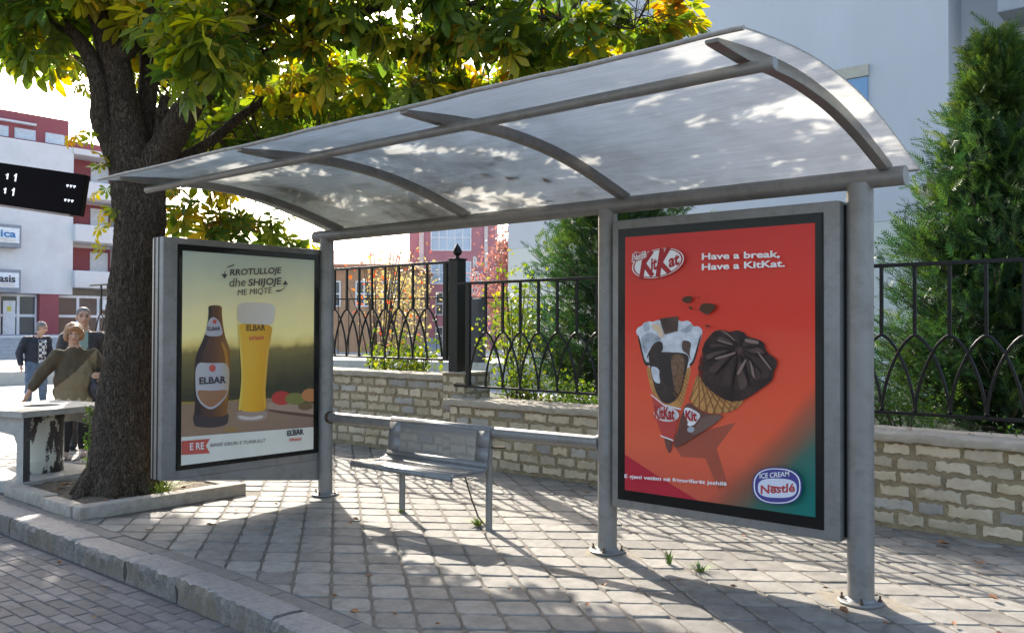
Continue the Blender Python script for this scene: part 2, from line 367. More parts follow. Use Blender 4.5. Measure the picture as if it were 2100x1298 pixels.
PK={"cream": [[0.0651, 0.3751], [0.0765, 0.358], [0.1028, 0.3504], [0.1141, 0.3383], [0.1436, 0.3333], [0.1728, 0.3363], [0.1874, 0.3282], [0.2089, 0.3304], [0.3143, 0.3295], [0.3348, 0.3362], [0.362, 0.3291], [0.3855, 0.3403], [0.3953, 0.3539], [0.4252, 0.3512], [0.4467, 0.369], [0.4413, 0.3871], [0.4211, 0.4372], [0.4008, 0.4877], [0.384, 0.502], [0.3331, 0.5225], [0.2144, 0.5279], [0.1312, 0.5078], [0.1165, 0.494], [0.0983, 0.4418], [0.0837, 0.3989]], "creamshade1": [[0.1141, 0.3383], [0.1436, 0.3333], [0.1544, 0.3594], [0.1285, 0.3788], [0.1064, 0.3648]], "creamshade2": [[0.3855, 0.3403], [0.3953, 0.3539], [0.3818, 0.3746], [0.348, 0.3797], [0.3139, 0.3711], [0.3414, 0.3615]], "rim": [[0.0726, 0.3822], [0.0875, 0.394], [0.1202, 0.4915], [0.1496, 0.4927], [0.1532, 0.5045], [0.1275, 0.5079], [0.1128, 0.4965]], "rim2": [[0.4427, 0.3803], [0.4315, 0.3873], [0.3942, 0.4834], [0.374, 0.4933], [0.3772, 0.5045], [0.4007, 0.4922]], "waffle": [[0.1238, 0.5081], [0.1677, 0.5157], [0.2145, 0.5185], [0.3331, 0.5179], [0.3873, 0.5018], [0.37, 0.5573], [0.3528, 0.6039], [0.3353, 0.66], [0.2837, 0.6591], [0.2346, 0.6532], [0.1668, 0.6153], [0.1525, 0.5877]], "inner": [[0.1389, 0.4645], [0.1682, 0.4541], [0.2151, 0.4503], [0.3541, 0.4529], [0.3742, 0.4705], [0.3638, 0.5028], [0.3324, 0.596], [0.2978, 0.635], [0.2558, 0.6508], [0.2134, 0.6406], [0.1779, 0.5957], [0.1531, 0.5164]], "creamstrip": [[0.1532, 0.5069], [0.1894, 0.5101], [0.2073, 0.5235], [0.2035, 0.5425], [0.214, 0.5749], [0.1709, 0.5677]], "stripe": [[0.2043, 0.4577], [0.2715, 0.4602], [0.2842, 0.5988], [0.2353, 0.5784], [0.2073, 0.5188]], "wafer": [[0.2645, 0.4581], [0.3541, 0.4597], [0.3396, 0.5589], [0.3117, 0.6203], [0.2879, 0.5801]], "chocl": [[0.1721, 0.416], [0.2226, 0.4078], [0.2293, 0.4522], [0.1536, 0.4569], [0.1277, 0.484], [0.1352, 0.4647]], "chocr": [[0.3342, 0.403], [0.3881, 0.4109], [0.3744, 0.4522], [0.3841, 0.4838], [0.3676, 0.457], [0.3338, 0.4443]], "bar": [[0.209, 0.3233], [0.3144, 0.3147], [0.3105, 0.3711], [0.237, 0.384], [0.216, 0.3444]], "creamfront": [[0.2262, 0.396], [0.2652, 0.3835], [0.3206, 0.394], [0.334, 0.4213], [0.3166, 0.4541], [0.2364, 0.4496]], "creamleft": [[0.095, 0.3938], [0.1433, 0.3738], [0.2048, 0.3917], [0.2154, 0.4103], [0.1721, 0.4184], [0.1354, 0.4456], [0.1242, 0.4602], [0.1058, 0.4368]], "peach": [[0.1691, 0.3425], [0.2088, 0.3468], [0.2334, 0.3841], [0.2155, 0.4032], [0.1942, 0.373], [0.1617, 0.3593]], "wrap1": [[0.1595, 0.6181], [0.2346, 0.657], [0.3284, 0.6674], [0.3002, 0.7456], [0.2717, 0.8338], [0.2542, 0.831], [0.2336, 0.7748], [0.2053, 0.7492], [0.1773, 0.6667]], "wrapline": [[0.1559, 0.6136], [0.2346, 0.6523], [0.3305, 0.6627], [0.3291, 0.6683], [0.2346, 0.6579], [0.1588, 0.6196]], "oval1": [[0.3193, 0.6889], [0.3169, 0.696], [0.3098, 0.7027], [0.2986, 0.7084], [0.2839, 0.7128], [0.2667, 0.7156], [0.2482, 0.7166], [0.2296, 0.7157], [0.2121, 0.7129], [0.197, 0.7084], [0.1854, 0.7026], [0.1781, 0.6957], [0.1756, 0.6884], [0.1782, 0.6811], [0.1856, 0.6743], [0.1973, 0.6685], [0.2125, 0.6641], [0.23, 0.6614], [0.2487, 0.6607], [0.2672, 0.6618], [0.2843, 0.6647], [0.2989, 0.6692], [0.31, 0.675], [0.317, 0.6817]], "tip1": [[0.23, 0.7761], [0.286, 0.7861], [0.2717, 0.8352], [0.2556, 0.8323]], "tipline": [[0.2123, 0.7697], [0.2881, 0.7836], [0.2867, 0.7884], [0.2151, 0.7746]], "choc": [[0.4269, 0.5182], [0.4339, 0.4729], [0.4538, 0.4497], [0.4573, 0.4182], [0.4802, 0.3952], [0.5125, 0.3701], [0.5504, 0.3651], [0.5815, 0.3712], [0.6, 0.3731], [0.6306, 0.366], [0.6667, 0.374], [0.6784, 0.3889], [0.7429, 0.4002], [0.7687, 0.4123], [0.7713, 0.4353], [0.7939, 0.4514], [0.8247, 0.4669], [0.8301, 0.4854], [0.813, 0.5091], [0.8071, 0.5386], [0.7814, 0.5567], [0.6702, 0.6167], [0.5975, 0.6259], [0.5292, 0.6064], [0.472, 0.5743], [0.4366, 0.5403]], "folds": [[0.6421, 0.4307], [0.4636, 0.4359], [0.4898, 0.3995], [0.5815, 0.3756], [0.6725, 0.3847], [0.76, 0.4209], [0.8021, 0.4762], [0.7817, 0.5315], [0.706, 0.5865], [0.5977, 0.6063], [0.498, 0.5506], [0.4469, 0.4904]], "hl1": [[0.5179, 0.4676], [0.6115, 0.4481], [0.6298, 0.4441], [0.6236, 0.4538], [0.5241, 0.4762]], "hl2": [[0.5312, 0.4008], [0.6118, 0.4151], [0.6148, 0.4219], [0.5374, 0.4073]], "hl3": [[0.629, 0.5264], [0.6565, 0.4906], [0.6776, 0.4683], [0.6847, 0.4732], [0.6483, 0.5255]], "hl4": [[0.6954, 0.4676], [0.7157, 0.4966], [0.724, 0.5345], [0.7298, 0.5393], [0.7112, 0.5309], [0.7039, 0.4972]], "hl5": [[0.6723, 0.4083], [0.7427, 0.4172], [0.7457, 0.4044], [0.6754, 0.3954]], "hl6": [[0.7338, 0.4365], [0.751, 0.4486], [0.8102, 0.505], [0.8018, 0.5054], [0.7423, 0.4532]], "hl7": [[0.5441, 0.3674], [0.5815, 0.3734], [0.6302, 0.405], [0.6211, 0.4053], [0.5814, 0.3799]], "sh1": [[0.454, 0.4227], [0.5437, 0.4115], [0.6179, 0.4227], [0.6207, 0.44], [0.5115, 0.4656], [0.4472, 0.4544]], "sh2": [[0.6361, 0.4266], [0.7426, 0.4235], [0.7308, 0.4493], [0.6717, 0.4621], [0.6297, 0.4527]], "sh3": [[0.7013, 0.4674], [0.7651, 0.4776], [0.8046, 0.5095], [0.7759, 0.5402], [0.7299, 0.5342]], "cone2": [[0.4203, 0.523], [0.4462, 0.5578], [0.4848, 0.5869], [0.5418, 0.61], [0.5975, 0.6259], [0.6702, 0.6167], [0.6277, 0.6498], [0.5786, 0.6666], [0.4968, 0.6751], [0.419, 0.6585], [0.3761, 0.6298]], "wrap2": [[0.3455, 0.6593], [0.3794, 0.6341], [0.4256, 0.6625], [0.4968, 0.6773], [0.5662, 0.6706], [0.4445, 0.7464], [0.3031, 0.8145], [0.2928, 0.8016]], "wrap2b": [[0.445, 0.688], [0.5662, 0.6706], [0.5346, 0.6986], [0.4445, 0.7464], [0.3782, 0.7615], [0.4185, 0.7217]], "oval2": [[0.3488, 0.6636], [0.3658, 0.6556], [0.3925, 0.6604], [0.4353, 0.6753], [0.4398, 0.6884], [0.4186, 0.7082], [0.4019, 0.7231], [0.382, 0.718], [0.3586, 0.6994]], "dot1": [[0.3987, 0.7166], [0.3967, 0.7208], [0.3913, 0.7243], [0.3839, 0.726], [0.3766, 0.7255], [0.3712, 0.723], [0.3692, 0.7191], [0.3713, 0.7148], [0.3767, 0.7113], [0.3841, 0.7096], [0.3914, 0.7101], [0.3967, 0.7127]], "dot2": [[0.4084, 0.7361], [0.4057, 0.742], [0.3984, 0.7468], [0.3884, 0.7492], [0.3784, 0.7486], [0.371, 0.7451], [0.3684, 0.7396], [0.3711, 0.7337], [0.3785, 0.7289], [0.3886, 0.7265], [0.3986, 0.7272], [0.4058, 0.7307]], "cr1": [[0.3364, 0.2554], [0.3586, 0.2406], [0.4023, 0.2392], [0.3966, 0.2613], [0.3748, 0.2686]], "cr2": [[0.434, 0.2909], [0.4555, 0.2653], [0.5285, 0.2728], [0.5232, 0.2872], [0.4814, 0.3127], [0.4552, 0.3018]], "cr3": [[0.3774, 0.2779], [0.3965, 0.278], [0.4018, 0.2927], [0.3855, 0.2891]], "cr4": [[0.4264, 0.2431], [0.4451, 0.2451], [0.4397, 0.2506]], "cr5": [[0.4679, 0.3473], [0.4967, 0.3488], [0.4914, 0.3579], [0.4731, 0.3545]], "logo": [[0.354, 0.0912], [0.3552, 0.0994], [0.3529, 0.108], [0.3472, 0.1166], [0.3382, 0.1251], [0.326, 0.1333], [0.311, 0.141], [0.2934, 0.1481], [0.2737, 0.1542], [0.2523, 0.1594], [0.2296, 0.1634], [0.2062, 0.1661], [0.1827, 0.1675], [0.1597, 0.1675], [0.1377, 0.1661], [0.1174, 0.1633], [0.0992, 0.1591], [0.0837, 0.1537], [0.0714, 0.1472], [0.0624, 0.1398], [0.0572, 0.1316], [0.0558, 0.1228], [0.0583, 0.1138], [0.0647, 0.1047], [0.0746, 0.0957], [0.088, 0.0872], [0.1043, 0.0794], [0.1232, 0.0723], [0.1441, 0.0663], [0.1664, 0.0614], [0.1897, 0.0578], [0.2132, 0.0555], [0.2364, 0.0546], [0.2588, 0.0551], [0.2798, 0.0569], [0.2989, 0.0601], [0.3158, 0.0644], [0.33, 0.0698], [0.3412, 0.0762], [0.3493, 0.0833]], "badge": [[0.06, 0.0999], [0.0633, 0.0724], [0.0818, 0.0633], [0.1, 0.068], [0.1332, 0.0635], [0.1391, 0.0832], [0.1119, 0.0939], [0.0815, 0.1006]], "have1": [[0.4544, 0.1062], [0.848, 0.1119], [0.4546, 0.0824]], "have2": [[0.454, 0.1453], [0.8723, 0.1457], [0.4542, 0.1212]], "foot": [[0.0141, 0.9482], [0.5854, 0.9276], [0.0142, 0.9337]], "nest": [[0.9433, 0.8979], [0.9421, 0.9114], [0.9389, 0.9213], [0.9336, 0.93], [0.9263, 0.9378], [0.917, 0.9448], [0.9058, 0.9508], [0.8926, 0.956], [0.8773, 0.9602], [0.8593, 0.9635], [0.8344, 0.9662], [0.8091, 0.9678], [0.7906, 0.9675], [0.7747, 0.9659], [0.7608, 0.9629], [0.7489, 0.9586], [0.7391, 0.953], [0.7313, 0.9461], [0.7257, 0.9379], [0.7224, 0.928], [0.7214, 0.9141], [0.7227, 0.8999], [0.7262, 0.8895], [0.732, 0.8804], [0.7399, 0.8724], [0.7499, 0.8653], [0.7619, 0.8593], [0.7759, 0.8543], [0.7919, 0.8503], [0.8103, 0.8474], [0.8355, 0.8453], [0.8606, 0.8444], [0.8785, 0.8451], [0.8938, 0.8471], [0.9069, 0.8503], [0.918, 0.8548], [0.9271, 0.8604], [0.9343, 0.8671], [0.9394, 0.8751], [0.9424, 0.8846]], "nestin": [[0.926, 0.9067], [0.9252, 0.9157], [0.9228, 0.9213], [0.9189, 0.9261], [0.9136, 0.9302], [0.9066, 0.9339], [0.8981, 0.9371], [0.8878, 0.9399], [0.8756, 0.9423], [0.8605, 0.9444], [0.8356, 0.9467], [0.8103, 0.9485], [0.7947, 0.9489], [0.782, 0.9485], [0.7713, 0.9473], [0.7623, 0.9454], [0.7549, 0.9428], [0.7492, 0.9394], [0.7452, 0.9351], [0.7428, 0.9296], [0.742, 0.9204], [0.743, 0.911], [0.7455, 0.9051], [0.7496, 0.9002], [0.7554, 0.896], [0.7628, 0.8922], [0.7719, 0.889], [0.7826, 0.8862], [0.7954, 0.8839], [0.8109, 0.882], [0.836, 0.88], [0.8611, 0.8786], [0.8763, 0.8785], [0.8885, 0.879], [0.8987, 0.8803], [0.9072, 0.8823], [0.914, 0.885], [0.9194, 0.8883], [0.9231, 0.8925], [0.9254, 0.8978]], "nesttxt": [[0.7555, 0.9402], [0.9182, 0.9179], [0.7558, 0.9098]], "icetxt": [[0.7512, 0.8872], [0.8913, 0.8671], [0.7514, 0.8693]], "tealedge": [[1.0033, 0.596], [0.9508, 0.6198], [0.5488, 1.0076]], "kit": [[0.0962, 0.1619], [0.3377, 0.1095], [0.0965, 0.1188]]}
PE={"hills": [[-0.04, 0.4713], [0.0753, 0.4601], [0.1953, 0.4743], [0.3699, 0.4923], [0.6602, 0.4879], [0.8567, 0.4804], [1.0481, 0.4723], [1.0528, 0.7041], [0.6257, 0.7296], [0.3268, 0.7321], [-0.0309, 0.7222]], "hill2": [[-0.0378, 0.5306], [0.1979, 0.5528], [0.4226, 0.5418], [0.6613, 0.5301], [0.8592, 0.5884], [1.0509, 0.6123], [1.0528, 0.7041], [0.6257, 0.7296], [0.3268, 0.7321], [-0.0309, 0.7222]], "table": [[-0.0311, 0.7158], [0.3263, 0.717], [0.6253, 0.7139], [1.0539, 0.7591], [1.0564, 0.8843], [-0.0256, 0.8676]], "grass": [[-0.0315, 0.7047], [0.0839, 0.7078], [0.3639, 0.7129], [0.4531, 0.7044], [0.4157, 0.7449], [0.0853, 0.7483], [-0.0302, 0.7421]], "strip": [[-0.0256, 0.8684], [1.0564, 0.8833], [1.0602, 1.0689], [-0.0188, 1.055]], "bottle": [[0.176, 0.2559], [0.2247, 0.2502], [0.2744, 0.2546], [0.2729, 0.2867], [0.2795, 0.3371], [0.2978, 0.4045], [0.3389, 0.4724], [0.3359, 0.5397], [0.328, 0.6904], [0.3153, 0.7648], [0.3286, 0.7905], [0.3199, 0.8315], [0.2073, 0.8392], [0.0938, 0.8254], [0.075, 0.788], [0.0924, 0.7487], [0.0852, 0.5417], [0.0951, 0.4849], [0.1507, 0.4035], [0.1726, 0.3374], [0.1795, 0.2875]], "bottledark": [[0.176, 0.2559], [0.2064, 0.2538], [0.1969, 0.3373], [0.1869, 0.4038], [0.1355, 0.4856], [0.1269, 0.5836], [0.1324, 0.7468], [0.1233, 0.8273], [0.0938, 0.8254], [0.075, 0.788], [0.0924, 0.7487], [0.0852, 0.5417], [0.0951, 0.4849], [0.1507, 0.4035], [0.1726, 0.3374], [0.1795, 0.2875]], "bottlebase": [[0.0837, 0.7684], [0.1575, 0.7847], [0.2667, 0.7911], [0.3257, 0.7778], [0.3286, 0.7905], [0.3199, 0.8315], [0.2073, 0.8392], [0.0938, 0.8254], [0.075, 0.788]], "bottleglow": [[0.2772, 0.4211], [0.319, 0.4805], [0.3213, 0.5561], [0.3187, 0.6732], [0.3021, 0.7391], [0.3036, 0.5891], [0.3007, 0.4969], [0.2703, 0.4378]], "neck": [[0.1506, 0.4002], [0.1671, 0.354], [0.1806, 0.3207], [0.2106, 0.3056], [0.2455, 0.3205], [0.2673, 0.3456], [0.2852, 0.401]], "label": [[0.0892, 0.5215], [0.1972, 0.5297], [0.3305, 0.5286], [0.3287, 0.6737], [0.2708, 0.7276], [0.1985, 0.7552], [0.1316, 0.724], [0.0922, 0.6759]], "shield": [[0.1055, 0.6521], [0.2015, 0.6617], [0.3183, 0.6582], [0.3066, 0.6852], [0.2583, 0.7204], [0.1981, 0.7437], [0.1373, 0.7161], [0.1064, 0.6765]], "hop": [[0.2321, 0.5538], [0.2291, 0.5628], [0.2204, 0.5692], [0.2082, 0.5713], [0.196, 0.5685], [0.1869, 0.5616], [0.1834, 0.5525], [0.1863, 0.5435], [0.195, 0.537], [0.207, 0.5349], [0.2193, 0.5376], [0.2285, 0.5445]], "hop2": [[0.2359, 0.3305], [0.2341, 0.336], [0.2288, 0.34], [0.2215, 0.3414], [0.2141, 0.34], [0.2086, 0.336], [0.2065, 0.3306], [0.2083, 0.3252], [0.2135, 0.3212], [0.2208, 0.3197], [0.2282, 0.3212], [0.2338, 0.3251]], "foam": [[0.3856, 0.2514], [0.4072, 0.2391], [0.4655, 0.2331], [0.5989, 0.2327], [0.6538, 0.2407], [0.6762, 0.2564], [0.6718, 0.3008], [0.6538, 0.3469], [0.5081, 0.3401], [0.3844, 0.3386]], "beer": [[0.3843, 0.3369], [0.5081, 0.3401], [0.6565, 0.3451], [0.6417, 0.4068], [0.6199, 0.5117], [0.6114, 0.5987], [0.6003, 0.6851], [0.6162, 0.7767], [0.5074, 0.7794], [0.3934, 0.7648], [0.4112, 0.6771], [0.4189, 0.5927], [0.4051, 0.4734]], "beeredge": [[0.3843, 0.3369], [0.4011, 0.3386], [0.4205, 0.4736], [0.4344, 0.5932], [0.4266, 0.6778], [0.4112, 0.7658], [0.3934, 0.7648], [0.4112, 0.6771], [0.4189, 0.5927], [0.4051, 0.4734]], "beerhl": [[0.6376, 0.4068], [0.6159, 0.5116], [0.6074, 0.5986], [0.5949, 0.6849], [0.6078, 0.7633], [0.593, 0.7626], [0.5801, 0.6842], [0.5925, 0.5981], [0.601, 0.5113], [0.6198, 0.4066]], "glassbase": [[0.3934, 0.7648], [0.5074, 0.7794], [0.6162, 0.7767], [0.6197, 0.8072], [0.588, 0.8243], [0.5087, 0.8281], [0.3861, 0.8173], [0.3766, 0.7974]], "glassbase2": [[0.3915, 0.7857], [0.495, 0.8043], [0.5872, 0.7967], [0.581, 0.8136], [0.4954, 0.8188], [0.4048, 0.8075]], "board": [[0.6153, 0.7421], [0.6394, 0.7346], [1.0544, 0.782], [1.0555, 0.8368], [0.7791, 0.8031], [0.627, 0.7773]], "boardedge": [[0.62, 0.7683], [0.7787, 0.7899], [1.0552, 0.8231], [1.0555, 0.8395], [0.7791, 0.8058], [0.6271, 0.7799]], "tom1": [[0.8138, 0.7225], [0.806, 0.7384], [0.7836, 0.7502], [0.7512, 0.7558], [0.7153, 0.754], [0.6831, 0.7453], [0.6607, 0.7314], [0.6525, 0.7152], [0.6599, 0.6996], [0.6816, 0.6878], [0.7135, 0.682], [0.7494, 0.6835], [0.7822, 0.692], [0.8052, 0.7059]], "tom2": [[0.9378, 0.7318], [0.9291, 0.7455], [0.9043, 0.7555], [0.8686, 0.76], [0.8291, 0.758], [0.7937, 0.7501], [0.7693, 0.7378], [0.7603, 0.7236], [0.7686, 0.7102], [0.7925, 0.7001], [0.8276, 0.6955], [0.8671, 0.6971], [0.9032, 0.7049], [0.9285, 0.7173]], "tom3": [[1.0455, 0.7175], [1.0384, 0.7331], [1.018, 0.7448], [0.9883, 0.7505], [0.9555, 0.7489], [0.926, 0.7405], [0.9056, 0.727], [0.898, 0.7111], [0.9049, 0.6958], [0.9248, 0.6841], [0.954, 0.6782], [0.9868, 0.6795], [1.0168, 0.6878], [1.0378, 0.7013]], "tom4": [[0.9901, 0.7741], [0.9842, 0.7833], [0.9671, 0.7899], [0.9425, 0.7928], [0.9153, 0.7913], [0.8908, 0.7859], [0.8738, 0.7775], [0.8676, 0.7679], [0.8734, 0.7589], [0.89, 0.7522], [0.9143, 0.7492], [0.9416, 0.7506], [0.9664, 0.7559], [0.9838, 0.7644]], "cracker": [[0.3986, 0.8548], [0.3917, 0.8611], [0.3724, 0.8657], [0.346, 0.8673], [0.3197, 0.8656], [0.3005, 0.8611], [0.2934, 0.8548], [0.3001, 0.8486], [0.3191, 0.844], [0.3452, 0.8423], [0.3717, 0.8439], [0.3913, 0.8485]], "ribbon": [[-0.0249, 0.8866], [0.1945, 0.8889], [0.1656, 0.9209], [0.1944, 0.958], [-0.0226, 0.9507]], "t1": [[0.3263, 0.1049], [0.7219, 0.0784], [0.3253, 0.0733]], "t2a": [[0.3242, 0.1604], [0.4436, 0.1522], [0.3229, 0.1161]], "t2b": [[0.4632, 0.1516], [0.7233, 0.135], [0.4622, 0.1161]], "t3": [[0.3841, 0.2009], [0.6454, 0.1824], [0.3832, 0.1709]], "ere": [[0.0568, 0.9325], [0.153, 0.9345], [0.0556, 0.8989]], "birre": [[0.1958, 0.9281], [0.6043, 0.9337], [0.1953, 0.9118]], "elbl": [[0.1164, 0.6257], [0.3048, 0.6259], [0.1153, 0.5931]], "elbn": [[0.1702, 0.3722], [0.2607, 0.3724], [0.1696, 0.354]], "elbg": [[0.45, 0.3737], [0.5972, 0.3715], [0.4491, 0.3436]], "weig": [[0.4736, 0.4229], [0.5876, 0.4152], [0.473, 0.4014]], "elbb": [[0.7762, 0.9148], [0.9128, 0.9154], [0.7755, 0.8866]], "weib": [[0.7966, 0.9461], [0.8961, 0.9445], [0.7961, 0.9267]], "birb": [[0.8122, 0.8926], [0.8777, 0.8934], [0.812, 0.8837]], "arr1": [[0.3565, 0.0515], [0.3061, 0.0655], [0.2879, 0.0874], [0.2858, 0.1003]], "arr2": [[0.6768, 0.171], [0.7143, 0.1683], [0.7421, 0.1551], [0.7515, 0.1369]]}
# ================================================================ the setting
m_road_base = mat('road joints', (.07, .065, .065), .95, var=.25, scale=30)
m_brick = mat('road bricks', (.122, .115, .113), .85, var=.24, scale=14, island=.22, bump=.35, bscale=180, stain=(.09, .075, .075), stain_scale=3)
m_paver = mat('pavers', (.205, .190, .165), .82, var=.18, scale=12, island=.22, bump=.4, bscale=150, stain=(.12, .105, .088), stain_scale=5.5, stain_amt=.7)
m_joint = mat('paver joints', (.115, .10, .08), .95, var=.3, scale=25)
m_kerb = mat('kerb granite', (.165, .15, .13), .85, var=.35, scale=60, bump=.6, bscale=60, stain=(.16, .12, .075), stain_scale=5, stain_amt=.8)
m_kerbtop = mat('kerb top', (.20, .19, .18), .7, var=.22, scale=30, bump=.4, bscale=50, stain=(.17, .155, .14), stain_scale=4)
m_plaza = mat('plaza paving', (.36, .35, .33), .8, var=.12, scale=3, bump=.2, bscale=60)
m_soil = mat('soil', (.16, .125, .085), .95, var=.4, scale=40, bump=.9, bscale=70, bdist=.03)

def sheet(name, x0, x1, y0, y1, z, m_, nx=1, ny=1):
    b = MB()
    v = []
    for j in range(ny + 1):
        for i in range(nx + 1):
            v.append((x0 + (x1 - x0) * i / nx, y0 + (y1 - y0) * j / ny, z))
    f = [(j * (nx + 1) + i, j * (nx + 1) + i + 1, (j + 1) * (nx + 1) + i + 1, (j + 1) * (nx + 1) + i) for j in range(ny) for i in range(nx)]
    b.add(v, f, m_)
    return b.build(name)
structure(sheet('ground', -900, 900, -900, 900, -.165, mat('far ground', (.22, .21, .19), .9, var=.2, scale=.5)))

# road: running bond bricks laid parallel to the kerb
b = MB()
b.poly([(-30, -9, -.152), (12, -9, -.152), (12, -2.2, -.152), (-30, -2.2, -.152)], m_road_base)
row = 0
yy = -2.30
while yy > -4.6:
    xx = -9.0 + (.1 if row % 2 else 0) + random.uniform(-.01, .01)
    while xx < 1.2:
        w, h = .196, .094
        g = [random.uniform(-.0018, .0018) for _ in range(4)]
        z0 = -.141 + random.uniform(-.0015, .0015)
        a0, a1, c0, c1 = xx + .002, xx + w, yy - h, yy
        e = .005
        v = [(a0, c0, -.152), (a1, c0, -.152), (a1, c1, -.152), (a0, c1, -.152),
             (a0, c0, z0 - .005), (a1, c0, z0 - .005), (a1, c1, z0 - .005), (a0, c1, z0 - .005),
             (a0 + e, c0 + e, z0 + g[0]), (a1 - e, c0 + e, z0 + g[1]), (a1 - e, c1 - e, z0 + g[2]), (a0 + e, c1 - e, z0 + g[3])]
        f = [(8, 9, 10, 11)]
        for k in range(4):
            k2 = (k + 1) % 4
            f += [(k, k2, 4 + k2, 4 + k), (4 + k, 4 + k2, 8 + k2, 8 + k)]
        b.add(v, f, m_brick)
        xx += .2
    yy -= .1
    row += 1
road = structure(b.build('road'))

# pavement: diagonal courses of pavers with clipped corners on a bed
b = MB()
b.box((-30, -2.05, -.16), (9, 2.6, -.009), m_joint)
ux, uy, vx, vy = .1835, .1395, .1975, -.1560
def kerb_bend(x):      # the kerb swings out towards the road to the right
    return -.035 * max(0.0, x + 2.0) ** 1.6
def in_pit(x, y):
    return -5.45 < x < -3.66 and -2.05 < y < -.40
for i in range(-60, 60):
    for j in range(-60, 60):
        cx = -.067 + i * ux + j * vx + .19
        cy = -1.46 + i * uy + j * vy
        if not (-8.2 < cx < 4.6 and -1.97 + kerb_bend(cx) < cy < 2.35) or in_pit(cx, cy) or math.hypot(cx - 3.43, cy + 5.03) < 2.5:
            continue
        pts = []
        cut = .23
        for (s0, t0, s1, t1) in ((-1, -1, 1, -1), (1, -1, 1, 1), (1, 1, -1, 1), (-1, 1, -1, -1)):
            for q in (cut, 1 - cut):
                s_ = (s0 + (s1 - s0) * q) * .5
                t_ = (t0 + (t1 - t0) * q) * .5
                s_ += random.uniform(-.012, .012)
                t_ += random.uniform(-.012, .012)
                pts.append((s_, t_))
            # softened corner
            pts.append((s1 * .5 * .905, t1 * .5 * .905))
        n = len(pts)
        z0 = random.uniform(-.004, .002)
        tx, ty = random.gauss(0, .011), random.gauss(0, .011)
        rings = []
        for sc, dz in ((.948, -.014), (.93, -.004), (.885, 0)):
            ring = []
            for s_, t_ in pts:
                x = cx + (s_ * ux + t_ * vx) * sc
                y = cy + (s_ * uy + t_ * vy) * sc
                ring.append((x, max(y, -1.935 + kerb_bend(x)), z0 + dz + tx * (x - cx) + ty * (y - cy)))
            rings.append(ring)
        v = rings[0] + rings[1] + rings[2]
        f = [tuple(2 * n + k for k in range(n))]
        for r_ in range(2):
            for k in range(n):
                k2 = (k + 1) % n
                f.append((r_ * n + k, r_ * n + k2, (r_ + 1) * n + k2, (r_ + 1) * n + k))
        b.add(v, f, m_paver)
pavement = structure(b.build('pavement', fixn=True))
b = MB()
m_fil = mat('kerb fillet concrete', (.165, .15, .132), .9, var=.22, scale=14, bump=.6, bscale=70, stain=(.13, .115, .095), stain_scale=6)
xx = -14.0
while xx < 2.9:
    L = random.uniform(.35, .8)
    xa, xb = xx + .003, min(3, xx + L) - .003
    ya, yb_ = kerb_bend(xa), kerb_bend(xb)
    e_ = random.uniform(-.012, .004)
    zt = -.003 + random.uniform(-.003, .003)
    b.prism([(xa, -2.055 + ya, -.158), (xb, -2.055 + yb_, -.158), (xb, -1.94 + e_ + yb_, -.158), (xa, -1.94 + e_ + ya, -.158)], (0, 0, zt + .158), m_fil)
    xx += L
structure(b.build('pavement_edge', bevel=.006))

# kerb stones along the road
b = MB()
xx = -14.2
joints = [-4.25, -3.08, -2.3, -1.62, -.55, .6]
edges = [-14, -12.9, -11.8, -10.7, -9.6, -8.5, -7.4, -6.4, -5.35] + joints + [1.8, 3.0]
for x0, x1 in zip(edges[:-1], edges[1:]):
    n = max(3, int((x1 - x0) / .03))
    zt = random.uniform(-.006, .008)
    yb = -2.045 + random.uniform(-.02, .02)
    v = []
    prof = [(-2.262, -.16), (-2.258, -.10), (-2.262, -.04), (-2.254, -.006), (-2.236, .001), (-2.13, .003), (yb, -.002), (yb, -.16)]
    for i in range(n + 1):
        x = x0 + .005 + (x1 - x0 - .01) * i / n
        ed = 1.0 if 0 < i < n else 0.0
        for k, (y, z) in enumerate(prof):
            r_ = [.006, .014, .016, .012, .010, .004, .004, 0][k]
            v.append((x, y + kerb_bend(x) + random.uniform(-r_, r_) + (0 if ed else .008 * (k < 5)), z + (zt if k > 1 and k < 7 else 0) + random.uniform(-r_, r_) * .6 - (0 if ed else .006 * (2 < k < 7))))
    m_ = len(prof)
    fs = [(i * m_ + k, (i + 1) * m_ + k, (i + 1) * m_ + k + 1, i * m_ + k + 1) for i in range(n) for k in range(m_ - 1)]
    fm = [m_kerb if k < 3 else m_kerbtop for i in range(n) for k in range(m_ - 1)]
    o_ = len(b.v)
    b.v.extend(v)
    for f_, q in zip(fs, fm):
        b.f.append([o_ + t for t in f_])
        b.mi.append(b.m(q))
    b.add(v[:m_], [tuple(range(m_))], m_kerb)
    b.add(v[-m_:], [tuple(reversed(range(m_)))], m_kerb)
kerb = structure(b.build('kerb', fixn=True, smooth=True, ang=32))

# plaza beyond the pavement, raised walk and steps in front of the far building
b = MB()
b.poly([(-40, -1.9, -.005), (-8.1, -1.9, -.005), (-8.1, 2.3, -.005), (-40, 2.3, -.005)], m_plaza)
b.poly([(-40, 2.3, -.005), (-14.2, 2.3, -.005), (-14.2, 40, -.005), (-40, 40, -.005)], m_plaza)
for k in range(14):
    x = -9.4 - k * 1.1
    b.box((x, -1.9, -.01), (x + .012, 8, -.0035), m_joint)
structure(b.build('plaza'))
b = MB()
mt = mat('walk edge stone', (.42, .41, .38), .8, var=.1)
ms = mat('blue grey steps', (.27, .30, .33), .8, var=.12)
b.box((-31.2, -4, -.1), (-21.6, 24, .35), mt)
structure(b.build('raised_walk', bevel=.02))
b = MB()
for k in range(6):
    b.box((-31 - .33 * (k + 1) - (20 if k == 5 else 0), -6, -.1), (-31 - .33 * k, 30, .35 + .13 * (k + 1)), ms)
